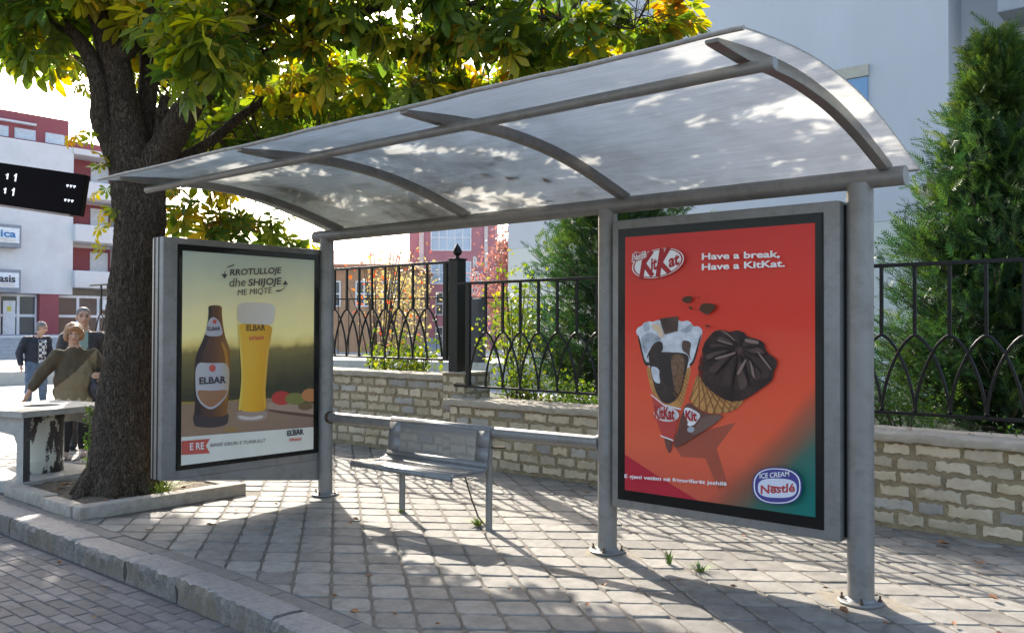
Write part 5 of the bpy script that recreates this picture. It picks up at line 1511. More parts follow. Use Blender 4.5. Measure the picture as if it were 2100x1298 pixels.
# creeper up the left of the trunk
lf = Leaves()
lf.FL = []
def small_leaves(lf, centre_fn, n, size, mu, sd=.15, nl=1, up=None):
    for _ in range(n):
        c, d = centre_fn()
        u = np.array([0, 0, 1.0]) + rng.normal(0, .6, 3) if up is None else up + rng.normal(0, .4, 3)
        d, s, nn = frame(d, u)
        L = size * rng.uniform(.6, 1.25)
        w = L * .34
        t = float(np.clip(rng.normal(mu, sd), .02, .98))
        V = np.array([c, c + d * L * .45 + s * w + nn * w * .3, c + d * L - nn * L * .15, c + d * L * .45 - s * w + nn * w * .3])
        lf.V.append(V)
        lf.T.append(np.full(4, t))
        lf.FL += [[lf.n, lf.n + 1, lf.n + 2], [lf.n, lf.n + 2, lf.n + 3]]
        lf.n += 4
def leaves_obj(lf, name, m_, parent=None, off=(0, 0, 0)):
    me = bpy.data.meshes.new(name)
    off = np.array(OFF[parent.name] if parent else off)
    me.from_pydata((np.concatenate(lf.V) - off).tolist(), [], lf.FL)
    at = me.attributes.new('tone', 'FLOAT', 'POINT')
    at.data.foreach_set('value', np.concatenate(lf.T).astype(np.float32))
    me.materials.append(m_)
    o = bpy.data.objects.new(name, me)
    col.objects.link(o)
    if parent:
        o.parent = parent
    return o
def newleaves():
    l_ = Leaves()
    l_.FL = []
    return l_
m_gl = mat_leaf('shrub leaf', [(0, (.035, .075, .012)), (.4, (.08, .135, .018)), (.7, (.19, .225, .025)), (1, (.36, .29, .03))], .36)
m_yl = mat_leaf('autumn yellow leaf', [(0, (.17, .16, .07)), (.5, (.30, .25, .10)), (1, (.36, .24, .10))], .35)
m_rl = mat_leaf('autumn red leaf', [(0, (.38, .06, .03)), (.5, (.55, .10, .05)), (1, (.55, .25, .08))], .5)
m_dl = mat_leaf('dull red leaf', [(0, (.12, .05, .045)), (.5, (.20, .09, .08)), (1, (.25, .15, .10))], .4)
cp = thing('trunk_creeper', 'small green plant growing up the left edge of the chestnut trunk', 'plant', (-4.50, -1.54, .05))
l_ = newleaves()
small_leaves(l_, lambda: ((lambda z: np.array([-4.50 + .03 * z + rng.normal(0, .025), -1.53 + .02 * z + rng.normal(0, .025), .08 + z]))(rng.uniform(.25, .78)), rng.normal(0, 1, 3) + np.array([.2, -.6, .3])), 70, .05, .3)
leaves_obj(l_, 'foliage', m_gl, cp)
b = MB()
b.tube([(-4.51, -1.54, .04), (-4.49, -1.53, .4), (-4.48, -1.52, .8)], .006, m_grass, n=5)
b.build('stem', cp)
# conifers
m_con = mat_leaf('conifer leaf', [(0, (.012, .034, .014)), (.4, (.026, .062, .018)), (.75, (.07, .12, .02)), (1, (.15, .18, .03))], .3, rough=.5)
m_ctrunk = mat('conifer trunk', (.09, .065, .045), .95, var=.3, scale=20, bump=.6, bscale=30)
def conifer(name, label, x, y, z0, z1, rmax, n, lean=(0, 0), size=.34, low=.04, pw=.75):
    t = thing(name, label, 'tree', (x, y, z0))
    b = MB()
    H = z1 - z0
    b.tube([(x, y, z0 - .1), (x + lean[0] * .5, y + lean[1] * .5, z0 + H * .5), (x + lean[0], y + lean[1], z1 - .2)], [.09, .055, .012], m_ctrunk, n=10)
    b.build('trunk', t, smooth=True)
    lf = newleaves()
    # limbs first, sprays along them
    nl = max(30, n // 26)
    br = MB()
    for i in range(nl):
        q = rng.random() ** 1.25
        zb = z0 + H * (low + (1 - low) * q * .97)
        rr = rmax * (max(0.03, 1 - q) ** pw) * rng.uniform(.55, 1.05)
        a = rng.uniform(0, 6.283)
        base = np.array([x + lean[0] * q, y + lean[1] * q, zb])
        d = np.array([math.cos(a), math.sin(a), 0])
        tip = base + d * rr + np.array([0, 0, rr * rng.uniform(.15, .75) + .08])
        br.tube([base, (base + tip) / 2 - np.array([0, 0, .05 * rr]), tip], [.016, .01, .004], m_ctrunk, n=4, caps=False)
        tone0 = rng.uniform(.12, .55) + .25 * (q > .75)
        for _ in range(n // nl):
            s = rng.random() ** .62
            c = base + (tip - base) * s - np.array([0, 0, .1 * rr * 4 * s * (1 - s) * .5]) + rng.normal(0, .055 + .05 * rr, 3)
            dd = d * rng.uniform(.4, 1.2) + rng.normal(0, .55, 3) + np.array([0, 0, .55])
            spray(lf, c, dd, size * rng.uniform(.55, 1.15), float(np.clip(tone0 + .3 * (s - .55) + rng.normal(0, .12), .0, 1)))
    leaves_obj(lf, 'crown', m_con, t)
    br.build('branches', t)
    return t
def spray(lf, c, d, L, tone):
    d, s, nn = frame(d, rng.normal(0, 1, 3))
    k = 7
    V = []
    F = []
    for i in range(k):
        t = .12 + .88 * i / k
        for sg in (-1, 1):
            p0 = c + d * L * t - nn * L * .1 * t * t
            ln = L * .42 * (1 - .72 * t) * rng.uniform(.7, 1.25)
            dr = d * .75 + s * sg * .8 + nn * rng.uniform(-.35, .35)
            w = d * L * .038
            p1 = p0 + dr * ln
            o = len(V)
            V += [p0 - w, p0 + w, p1 + w * .4]
            F.append([o, o + 1, o + 2])
    o = len(V)
    V += [c, c + d * L - nn * L * .1 + s * L * .02, c + d * L * 1.1 - nn * L * .12, c + d * L - nn * L * .1 - s * L * .02]
    F += [[o, o + 1, o + 2], [o, o + 2, o + 3]]
    lf.V.append(np.array(V))
    lf.T.append(np.full(len(V), tone))
    lf.FL += [[q + lf.n for q in f] for f in F]
    lf.n += len(V)
conifer('conifer', 'dark green conifer behind the lower fence, partly hidden by the red poster panel', -3.55, 5.3, .3, 4.9, 1.5, 11000, low=.04, pw=.5, size=.26)
conifer('conifer', 'tall pointed conifer behind the fence at the right edge of the photo', 1.38, 5.35, .3, 4.6, 1.5, 17000, (-.10, .05), low=.04, pw=.85, size=.235)
# shrubs
def shrub(name, label, x, y, z0, h, r, n, size, m_, mu, cat='shrub', stems=7, sd=.15, hang=False, zc=.6):
    t = thing(name, label, cat, (x, y, z0))
    b = MB()
    tips = []
    for i in range(stems):
        a = rng.uniform(0, 6.283)
        rr = r * rng.uniform(.3, .9)
        tip = np.array([x + rr * math.cos(a), y + rr * math.sin(a), z0 + h * rng.uniform(.6, 1.0)])
        mid = np.array([x, y, z0]) * .4 + tip * .6 + np.array([0, 0, .1 * h])
        b.tube([(x + rng.normal(0, .03), y + rng.normal(0, .03), z0 - .05), mid, tip], [.014, .009, .003], m_ctrunk, n=5)
        tips += [mid, tip, (mid + tip) / 2, tip * .8 + mid * .2]
    b.build('stems', t)
    lf = newleaves()
    tips = np.array(tips)
    def cf():
        p = tips[rng.integers(0, len(tips))] + rng.normal(0, 1, 3) * np.array([r * .33, r * .33, h * .13])
        return p, rng.normal(0, 1, 3) + np.array([0, 0, -.2])
    small_leaves(lf, cf, n, size, mu, sd)
    leaves_obj(lf, 'foliage', m_, t)
    return t
shrub('shrub', 'yellow green leafy shrub right behind the finial post', -3.50, 3.15, .3, 1.75, .42, 800, .07, m_gl, .55, stems=9)
shrub('shrub', 'low bright yellow green bush behind the lower fence left of the conifer', -3.05, 3.05, .3, .8, .45, 800, .055, m_gl, .45)
shrub('shrub', 'low leafy bush at the foot of the conifer behind the lower fence', -2.2, 3.0, .3, .62, .5, 1100, .05, m_gl, .3)
shrub('shrub', 'yellow green bush behind the higher fence left of the finial post', -5.15, 3.2, .3, 1.1, .4, 380, .085, m_gl, .55)
shrub('shrub', 'low sprawling bush behind the higher fence near the left shelter post', -5.75, 3.1, .3, .95, .4, 300, .09, m_gl, .55)
shrub('shrub', 'pale speckled bush at the foot of the right edge conifer', 1.0, 3.3, .3, .8, .5, 1500, .04, m_gl, .12)
shrub('shrub', 'low dark bush below the tall conifer at the right edge', 2.2, 2.95, .3, .5, .5, 800, .04, m_gl, .02)
shrub('climbing_shrub', 'thin stemmed climber with red autumn leaves behind the higher fence', -6.55, 3.6, .3, 2.7, .65, 120, .06, m_rl, .4, 'shrub', 14, .25)
shrub('young_tree', 'small tree with pale yellow leaves beyond the higher fence', -13.2, 10.0, .2, 3.0, .75, 900, .11, m_yl, .5, 'tree', 9)
shrub('young_tree', 'dull red leaved tree beside the pale building behind the finial post', -17.0, 18.6, .2, 4.6, 1.1, 2600, .17, m_dl, .5, 'tree', 12)
# ================================================================ people
m_skin = mat('skin', (.50, .29, .20), .55, var=.07, scale=12)
m_lip = mat('lips', (.36, .14, .11), .5)
m_eye = mat('eye shade', (.06, .04, .035), .4)
m_brow = mat('brow', (.13, .08, .06), .8)
def blob(name, prims, voxel, m_, parent, smooth_it=4, paint=None, extra=(), wrinkle=0.0):
    bm = bmesh.new()
    for p_ in prims:
        if p_[0] == 'ell':
            _, c, r, *ro = p_
            M = Matrix.Translation(c) @ (Euler(ro[0]).to_matrix().to_4x4() if ro else Matrix()) @ Matrix.Diagonal((*r, 1))
            bmesh.ops.create_uvsphere(bm, u_segments=20, v_segments=14, radius=1, matrix=M)
        else:
            _, a, c, ra, rc = p_
            a, c = Vector(a), Vector(c)
            d = c - a
            L = d.length
            q = d.to_track_quat('Z', 'Y').to_matrix().to_4x4()
            bmesh.ops.create_cone(bm, cap_ends=True, segments=18, radius1=ra, radius2=rc, depth=L, matrix=Matrix.Translation((a + c) / 2) @ q)
            for pp, rr in ((a, ra), (c, rc)):
                bmesh.ops.create_uvsphere(bm, u_segments=16, v_segments=10, radius=rr, matrix=Matrix.Translation(pp))
    me = bpy.data.meshes.new('tmp')
    bm.to_mesh(me)
    bm.free()
    o = bpy.data.objects.new('tmp', me)
    col.objects.link(o)
    r = o.modifiers.new('r', 'REMESH')
    r.mode = 'VOXEL'
    r.voxel_size = voxel
    s = o.modifiers.new('s', 'SMOOTH')
    s.iterations = smooth_it
    s.factor = .5
    dg = bpy.context.evaluated_depsgraph_get()
    me2 = bpy.data.meshes.new_from_object(o.evaluated_get(dg))
    bpy.data.objects.remove(o)
    bpy.data.meshes.remove(me)
    me2.name = name
    if wrinkle:
        for v_ in me2.vertices:
            c_ = v_.co
            w_ = mnoise.noise(Vector((c_.x * 13, c_.y * 13, c_.z * 8))) + .6 * mnoise.noise(Vector((c_.x * 30 + 5, c_.y * 30, c_.z * 14)))
            v_.co = c_ + v_.normal * w_ * wrinkle
    me2.materials.clear()
    ms = [m_] + list(extra)
    for k in ms:
        me2.materials.append(k)
    me2.polygons.foreach_set('use_smooth', [True] * len(me2.polygons))
    if paint:
        for f in me2.polygons:
            k = paint(f.center)
            f.material_index = k
    ob = bpy.data.objects.new(name, me2)
    col.objects.link(ob)
    ob.parent = parent
    OFF[ob.name] = (0, 0, 0)
    return ob
def V3(*a):
    return Vector(a)
def head_prims(c, yaw, k=1.0, pitch=0.0):
    """face looks along -Y at yaw 0"""
    M = Matrix.Translation(c) @ Matrix.Rotation(yaw, 4, 'Z') @ Matrix.Rotation(pitch, 4, 'X')
    rot = (Matrix.Rotation(yaw, 3, 'Z') @ Matrix.Rotation(pitch, 3, 'X')).to_euler()
    def P(x, y, z):
        return tuple(M @ Vector((x * k, y * k, z * k)))
    pr = [('ell', P(0, .012, .03), (.074 * k, .092 * k, .085 * k), rot),
          ('ell', P(0, -.018, -.035), (.060 * k, .066 * k, .074 * k), rot),
          ('ell', P(0, -.045, -.085), (.030 * k, .028 * k, .024 * k), rot),
          ('cap', P(0, -.080, .012), P(0, -.098, -.028), .009 * k, .014 * k),
          ('ell', P(-.014, -.086, -.03), (.010 * k, .010 * k, .008 * k), rot), ('ell', P(.014, -.086, -.03), (.010 * k, .010 * k, .008 * k), rot),
          ('cap', P(-.045, -.070, .030), P(.045, -.070, .030), .014 * k, .014 * k),
          ('ell', P(-.040, -.060, -.028), (.022 * k, .018 * k, .02 * k), rot), ('ell', P(.040, -.060, -.028), (.022 * k, .018 * k, .02 * k), rot),
          ('cap', P(-.018, -.078, -.060), P(.018, -.078, -.060), .010 * k, .010 * k),
          ('ell', P(-.077, .01, -.008), (.010 * k, .018 * k, .030 * k), rot), ('ell', P(.077, .01, -.008), (.010 * k, .018 * k, .030 * k), rot)]
    Mi = M.inverted()
    def paint(p):
        q = Mi @ p / k
        if q.y < -.045:
            for sx in (-1, 1):
                if ((q.x - sx * .032) / .015) ** 2 + ((q.z - .008) / .008) ** 2 < 1:
                    return 2
                if abs(q.x - sx * .034) < .02 and abs(q.z - .031 - .1 * (.034 - abs(q.x))) < .006:
                    return 3
            if (q.x / .026) ** 2 + ((q.z + .060) / .0085) ** 2 < 1:
                return 1
        return 0
    return pr, paint, P, rot
def hand_prims(w, tip, side, curl=.3, k=1.0):
    """palm from wrist towards tip, four fingers and a thumb"""
    w, tip = Vector(w), Vector(tip)
    d = (tip - w).normalized()
    s = Vector(side).normalized()
    s = (s - d * s.dot(d)).normalized()
    n = d.cross(s)
    pc = w + d * .045 * k
    pr = [('cap', w, w + d * .07 * k, .026 * k, .030 * k), ('cap', w + d * .03 * k - s * .02 * k, w + d * .085 * k - s * .026 * k, .018 * k, .015 * k), ('cap', w + d * .03 * k + s * .02 * k, w + d * .085 * k + s * .026 * k, .018 * k, .015 * k)]
    for i, (q, L) in enumerate(((-.032, .062), (-.011, .074), (.011, .070), (.031, .056))):
        a = w + d * .088 * k + s * q * k
        m1 = a + (d + n * curl * .5).normalized() * L * .5 * k
        e = m1 + (d + n * curl * 1.6).normalized() * L * .5 * k
        pr += [('cap', a, m1, .0105 * k, .0095 * k), ('cap', m1, e, .0095 * k, .008 * k)]
    a = w + d * .035 * k - s * .03 * k
    m1 = a + (d * .6 - s * .8).normalized() * .035 * k
    e = m1 + (d * .9 - s * .3 + n * curl).normalized() * .03 * k
    pr += [('cap', a, m1, .013 * k, .0115 * k), ('cap', m1, e, .0115 * k, .009 * k)]
    return pr
def body_prims(J, k=1.0):
    pr = [('cap', J['neck'], J['headb'], .060 * k, .056 * k)]
    for s in 'LR':
        pr += [('cap', J['sh' + s], J['el' + s], .045 * k, .038 * k), ('cap', J['el' + s], J['wr' + s], .037 * k, .026 * k),
               ('cap', J['hip' + s], J['kn' + s], .075 * k, .052 * k), ('cap', J['kn' + s], J['an' + s], .050 * k, .036 * k)]
        an = Vector(J['an' + s])
        ft = Vector(J['toe' + s])
        pr += [('cap', an - Vector((0, 0, .03)), ft, .036 * k, .028 * k)]
    pr += [('cap', J['shL'], J['shR'], .055 * k, .055 * k), ('cap', J['neck'], J['pel'], .09 * k, .11 * k), ('cap', J['hipL'], J['hipR'], .08 * k, .08 * k)]
    return pr
def shoes(name, J, parent, m_, k=1.0):
    for s in 'LR':
        an, ft = Vector(J['an' + s]), Vector(J['toe' + s])
        b0 = Vector((an.x, an.y, an.z - .045))
        d = (ft - b0)
        heel = b0 - d.normalized() * .04
        blob('shoe', [('cap', heel, b0 + Vector((0, 0, .01)), .040 * k, .046 * k), ('cap', b0, ft, .045 * k, .036 * k), ('cap', b0 + Vector((0, 0, .03)), an + Vector((0, 0, .0)), .045 * k, .042 * k)], .012, m_, parent)
# ---------------- woman walking towards the camera
m_swd = mat('sweater olive', (.085, .062, .036), .95, var=.2, scale=60, bump=.5, bscale=180)
m_swl = mat('sweater tan', (.215, .165, .095), .95, var=.15, scale=60, bump=.5, bscale=180)
m_lace = mat('sweater lace', (.40, .36, .25), .95, var=.5, scale=55)
m_blk = mat('black cloth', (.018, .017, .02), .8, var=.3, scale=20)
m_hair = mat('auburn hair', (.30, .15, .065), .55, var=.35, scale=30, stretch=(1, 1, .3))
w = thing('person', 'older woman in olive and tan sweater walking with a dark handbag on her arm', 'person', (-7.24, -.46, 0), R(66.8), local=True)
J = dict(neck=(-.02, .0, 1.24), headb=(-.03, -.03, 1.36), pel=(-.02, .0, .78), shL=(.175, .0, 1.20), shR=(-.20, .0, 1.19), elL=(.31, .03, .97), wrL=(.285, -.17, .955),
         elR=(-.375, .0, .965), wrR=(-.485, -.07, .785), hipL=(.08, 0, .74), hipR=(-.11, 0, .74), knL=(.09, -.06, .43), anL=(.075, .04, .10), knR=(-.11, -.11, .43), anR=(-.12, -.10, .09),
         toeL=(.08, -.10, .035), toeR=(-.12, -.25, .035))
hp, pt, HP, hrot = head_prims((-.03, -.045, 1.445), R(2), 1.03)
pr = body_prims(J, 1.0) + hp + hand_prims(J['wrR'], (-.53, -.09, .68), (-.35, -.95, .1), .25, .95) + hand_prims(J['wrL'], (.21, -.25, .965), (0, 0, 1), .9, .95)
blob('body', pr, .0075, m_skin, w, 3, pt, (m_lip, m_eye, m_brow))
def sw_paint(p):
    if p.z < .685 + .018 * math.sin(p.x * 60):
        return 2
    # diagonal change of knit across the front
    if p.x > -.235 and abs(p.x) < .3 and p.z < 1.0 + .85 * (p.x + .02) + .35 * max(0, p.x) and p.x < .215:
        return 1
    return 0
sp = [('ell', (-.01, .0, 1.08), (.205, .14, .17)), ('ell', (-.015, -.03, .90), (.232, .185, .21)), ('ell', (-.02, .0, .77), (.238, .175, .14)), ('cap', (-.02, 0, .72), (-.02, 0, .70), .21, .205),
      ('cap', (.15, 0, 1.185), (-.175, 0, 1.175), .083, .083), ('cap', (-.02, 0, 1.20), (-.02, -.005, 1.262), .12, .075),
      ('cap', J['shR'], J['elR'], .085, .070), ('cap', J['elR'], (-.455, -.05, .835), .070, .055),
      ('cap', J['shL'], J['elL'], .083, .070), ('cap', J['elL'], (.29, -.12, .958), .070, .055),
      ('ell', (-.10, -.09, 1.03), (.09, .075, .08)), ('ell', (.08, -.09, 1.03), (.09, .075, .08))]
blob('sweater', sp, .012, m_swd, w, 4, sw_paint, (m_swl, m_lace), .011)
tp = [('cap', (-.02, 0, .74), (-.02, 0, .68), .19, .19)]
for s in 'LR':
    tp += [('cap', J['hip' + s], J['kn' + s], .105, .078), ('cap', J['kn' + s], (J['an' + s][0], J['an' + s][1], .12), .078, .062)]
blob('trousers', tp, .014, m_blk, w, 3, None, (), .012)
shoes('shoe', J, w, mat('pink beige shoe', (.48, .33, .27), .6))
hr = [('ell', HP(0, .025, .045), (.098, .112, .095), hrot), ('ell', HP(-.075, .01, -.01), (.038, .07, .075), hrot), ('ell', HP(.075, .01, -.01), (.038, .07, .075), hrot),
      ('ell', HP(0, .07, -.02), (.085, .06, .095), hrot), ('cap', HP(-.055, -.072, .060), HP(.02, -.088, .072), .022, .026), ('cap', HP(.02, -.085, .072), HP(.07, -.05, .045), .026, .022)]
blob('hair', hr, .009, m_hair, w, 2, None, (), .012)
bag = thing('handbag', 'dark soft handbag hanging from the forearm of the woman in the sweater', 'handbag', (-7.24, -.46, 0), R(66.8), local=True)
blob('bag_body', [('ell', (.225, -.15, .80), (.10, .07, .125)), ('ell', (.24, -.16, .72), (.085, .06, .07)), ('ell', (.20, -.13, .90), (.07, .05, .06))], .012, mat('bag leather', (.022, .02, .026), .45, var=.3, scale=15), bag)
b = MB()
b.tube([(.19, -.12, .92), (.22, -.12, 1.02), (.27, -.10, 1.055), (.30, -.08, 1.02), (.26, -.14, .90)], .011, m_blk, n=8)
b.build('strap', bag, smooth=True, off=(0, 0, 0))
# ---------------- tall man behind her
m_jack = mat('dark jacket', (.032, .028, .03), .55, var=.5, scale=22, bump=.4, bscale=25, bdist=.03)
m_mint = mat('mint shirt', (.26, .36, .33), .9)
m_brown = mat('brown trousers', (.06, .045, .038), .85, var=.2, scale=10)
m_gh = mat('grey hair', (.18, .165, .155), .7, var=.3, scale=60)
def man(label, locn, rz, J, head_yaw, k, jacket, trouser, shirt, hairm, shirt_paint=None, hand_side=None, head_c=None, pitch=0.0, shoe=None):
    t = thing('person', label, 'person', locn, rz, local=True)
    hp, pt, HP, hrot = head_prims(head_c, head_yaw, k, pitch)
    pr = body_prims(J, 1.05) + hp
    for s, sd in (('R', (-.2, -1, 0)), ('L', (.2, -1, 0))):
        wv, ev = Vector(J['wr' + s]), Vector(J['el' + s])
        pr += hand_prims(wv, wv + (wv - ev), sd, .45, 1.0)
    blob('body', pr, .0085, m_skin, t, 3, pt, (m_lip, m_eye, m_brow))
    nk, pl = Vector(J['neck']), Vector(J['pel'])
    mid = (nk + pl) / 2
    jk = [('ell', nk.lerp(pl, .32), (.205, .145, .20)), ('ell', nk.lerp(pl, .68), (.20, .155, .20)), ('ell', pl + Vector((0, 0, .02)), (.198, .15, .12)),
          ('cap', J['shL'], J['shR'], .085, .085), ('cap', nk - Vector((0, 0, .02)), nk + Vector((0, .01, .05)), .10, .076)]
    for s in 'LR':
        wv, ev = Vector(J['wr' + s]), Vector(J['el' + s])
        jk += [('cap', J['sh' + s], ev, .085, .066), ('cap', ev, ev.lerp(wv, .88), .066, .052)]
    blob('jacket', jk, .013, jacket, t, 4, shirt_paint, (shirt,), .014)
    tp = [('cap', J['hipL'], J['hipR'], .115, .115)]
    for s in 'LR':
        tp += [('cap', J['hip' + s], J['kn' + s], .105, .080), ('cap', J['kn' + s], (J['an' + s][0], J['an' + s][1], .11), .080, .066)]
    blob('trousers', tp, .014, trouser, t, 3, None, (), .014)
    shoes('shoe', J, t, shoe or m_blk, 1.05)
    hr = [('ell', HP(0, .022, .046), (.082 * k, .094 * k, .080 * k), hrot), ('ell', HP(0, .055, .0), (.078 * k, .055 * k, .07 * k), hrot)]
    blob('hair', hr, .009, hairm, t, 2, None, (), .006)
    return t
J2 = dict(neck=(0, 0, 1.44), headb=(0, -.02, 1.56), pel=(0, 0, .93), shL=(.20, 0, 1.39), shR=(-.20, 0, 1.39), elL=(.27, .03, 1.12), wrL=(.27, -.06, .88), elR=(-.27, .03, 1.12), wrR=(-.27, -.06, .88),
          hipL=(.09, 0, .90), hipR=(-.09, 0, .90), knL=(.10, -.06, .50), anL=(.10, .06, .09), knR=(-.10, -.03, .50), anR=(-.10, -.02, .09), toeL=(.11, -.09, .04), toeR=(-.11, -.17, .04))
man('tall grey haired man in dark jacket standing behind the woman, half hidden by trunk', (-7.92, -.09, 0), R(66), J2, R(8), 1.03, m_jack, m_brown, m_mint, m_gh,
    lambda p: 1 if (p.y < -.05 and abs(p.x - .0) < .05 + .03 * (p.z - 1.2) and p.z > 1.0) else 0, head_c=(0, -.03, 1.655))
# ---------------- man at the left turning away
m_check = bpy.data.materials.new('checked shirt')
m_check.use_nodes = True
_nt = m_check.node_tree
_tc = _n(_nt, 'ShaderNodeTexCoord')
_ck = _n(_nt, 'ShaderNodeTexChecker')
_ck.inputs['Scale'].default_value = 18
_ck.inputs['Color1'].default_value = (.03, .03, .05, 1)
_ck.inputs['Color2'].default_value = (.62, .62, .64, 1)
_nt.links.new(_tc.outputs['Object'], _ck.inputs['Vector'])
_nt.links.new(_ck.outputs['Color'], _nt.nodes['Principled BSDF'].inputs['Base Color'])
m_navy = mat('navy jacket', (.016, .018, .03), .75, var=.4, scale=18, bump=.3, bscale=20, bdist=.03)
m_jean = mat('blue jeans', (.085, .125, .19), .9, var=.3, scale=14)
J3 = dict(neck=(.02, 0, 1.31), headb=(.06, -.02, 1.43), pel=(-.02, .02, .86), shL=(.19, 0, 1.27), shR=(-.19, .02, 1.27), elL=(.24, .02, 1.02), wrL=(.20, -.12, .86), elR=(-.30, .04, 1.02), wrR=(-.29, -.05, .79),
          hipL=(.08, 0, .82), hipR=(-.10, 0, .82), knL=(.10, -.05, .46), anL=(.12, .0, .09), knR=(-.13, -.04, .46), anR=(-.15, .0, .09), toeL=(.15, -.15, .04), toeR=(-.16, -.15, .04))
man('man in navy jacket, checked shirt and jeans looking aside on the sunlit plaza', (-14.7, 1.98, 0), R(85), J3, R(55), 1.0, m_navy, m_jean, m_check, m_gh,
    lambda p: 1 if (p.y < -.035 and .0 < p.x < .15 and .78 < p.z < 1.28) else 0, head_c=(.08, -.04, 1.51), pitch=R(12))
# ================================================================ buildings
m_wht = mat('white render', (.62, .62, .62), .85, var=.04, scale=1.5, stain=(.52, .52, .51), stain_scale=.6)
m_mar = mat('maroon render', (.27, .075, .085), .85, var=.08, scale=1.5)
m_frame = mat('white window frame', (.62, .64, .66), .5)
m_gl = mat('window glass', (.05, .06, .07), .08, var=.3, scale=.8, spec=.8)
m_glb = mat('pale window glass', (.34, .42, .52), .15, var=.2, scale=.6, spec=.8)
m_shut = mat('roller shutter', (.50, .54, .58), .6)
m_metal = mat('sign grey', (.22, .24, .27), .5)
def window(parent, lo, hi, axis, sgn, nx, ny, fw=.05, glass=None, depth=.08, name='window'):
    """lo, hi: corners on the wall plane (x,y,z); axis is the wall normal"""
    b = MB()
    g = MB()
    ai = 'xy'.index(axis)
    ti = 1 - ai
    p0 = lo[ai]
    a0, a1 = sorted((lo[ti], hi[ti]))
    z0, z1 = lo[2], hi[2]
    def bx(B, ta, tb, za, zb, d0, d1, m_):
        l_, h_ = [0, 0, za], [0, 0, zb]
        l_[ti], h_[ti] = ta, tb
        q = sorted((p0 + sgn * d0, p0 + sgn * d1))
        l_[ai], h_[ai] = q
        B.box(l_, h_, m_)
    for k in range(nx + 1):
        t = a0 + (a1 - a0) * k / nx
        bx(b, t - fw / 2, t + fw / 2, z0, z1, .002, .05, m_frame)
    for k in range(ny + 1):
        t = z0 + (z1 - z0) * k / ny
        bx(b, a0 - fw / 2, a1 + fw / 2, t - fw / 2, t + fw / 2, .003, .053, m_frame)
    o = b.build(name, parent)
    bx(g, a0, a1, z0, z1, .004, .018, glass or m_gl)
    g.build('pane', o)
    return o
def sign_text(parent, body, P0, P1, h, nrm, m_, bold=.02, nm='lettering'):
    V, F, w_ = text_geo(body, bold)
    A, B = np.array(P0, float), np.array(P1, float)
    d = (B - A) / w_
    n_ = np.array(nrm, float)
    b = MB()
    b.add([A + d * x + np.array([0, 0, h]) * y + n_ * .012 for x, y in V], F, m_)
    return b.build(nm, parent)
# --- left block across the plaza (facade faces +X)
bl = thing('apartment_building', 'white apartment block with maroon recesses and top storey, far left behind the people', 'building', (-46, 12, 1))
b = MB()
b.box((-60, 2, 3.29), (-46, 15.9, 11.33), m_wht)
b.box((-60, 15.9, 3.29), (-47.6, 18.7, 11.33), m_wht)
b.box((-60, 18.7, 3.29), (-46.3, 19.4, 11.33), m_wht)
b.build('facade', bl)
b = MB()
b.box((-60, 2, 11.331), (-46.9, 16.0, 12.95), m_mar)
b.box((-60, 16.0, 11.331), (-48.5, 19, 12.2), m_mar)
b.build('top_storey', bl)
b = MB()
b.box((-46.9, 2.5, 12.32), (-46.6, 14.2, 12.42), m_wht)
b.build('ledge', bl)
for y0, y1 in ((6, 8), (9, 10.6), (11.1, 12.9), (13.2, 14.25), (14.75, 15.75)):
    f = MB()
    f.box((-46.91, y0, 11.55), (-46.85, y1, 12.1), m_shut)
    f.build('shuttered_window', bl)
for z0, z1 in ((9.55, 11.0), (7.15, 8.52), (4.62, 6.02)):
    b = MB()
    b.box((-47.7, 15.92, z0 - .02), (-47.58, 18.68, z1), m_mar)
    rc = b.build('recess_wall', bl)
    f = MB()
    f.box((-47.57, 17.5, z0 + .1), (-47.50, 18.5, z1 - .2), m_frame)
    f.build('balcony_door', bl)
    b = MB()
    b.box((-47.6, 15.85, z0 - .95), (-45.6, 18.9, z0), m_wht)
    b.build('balcony', bl, bevel=.1, smooth=True)
b = MB()
b.box((-47.6, 15.85, 11.0), (-45.9, 19.0, 11.32), m_wht)
b.build('balcony_roof', bl)
b = MB()
for k in range(4):
    b.box((-48.4, 16.1 + k * .9, 12.2), (-48.36, 16.14 + k * .9, 13.3), m_metal)
for z in (12.5, 12.8, 13.1):
    b.box((-48.4, 16.0, z), (-48.36, 19, z + .04), m_metal)
b.build('roof_railing', bl)
b = MB()
b.box((-60, 2, 1.0), (-46.6, 19.3, 3.285), mat('shop interior', (.10, .10, .105), .9))
b.build('ground_floor', bl)
b = MB()
b.box((-46.7, 14.22, 1.0), (-46.02, 15.2, 3.285), m_mar)
b.build('pillar', bl)
b = MB()
b.box((-46.7, 11.2, 1.0), (-46.02, 12.3, 3.285), mat('orange pillar', (.34, .13, .06), .8))
b.build('pillar', bl)
window(bl, (-46.45, 12.4, 1.05), (-46.45, 14.2, 3.2), 'x', 1, 2, 2, .14, name='shop_window')
window(bl, (-46.45, 15.25, 1.05), (-46.45, 18.6, 3.2), 'x', 1, 3, 2, .14, name='shop_window')
b = MB()
b.box((-46.40, 12.55, 1.05), (-46.36, 13.15, 2.9), m_frame)
dr = b.build('shop_door', bl)
b = MB()
b.box((-46.355, 12.75, 2.35), (-46.345, 12.95, 2.6), mat('yellow notice', (.6, .55, .08), .6))
b.build('notice', dr)
b = MB()
b.box((-46.4, 17.6, 2.5), (-46.1, 18.4, 3.1), m_frame)
b.build('air_conditioner', bl)
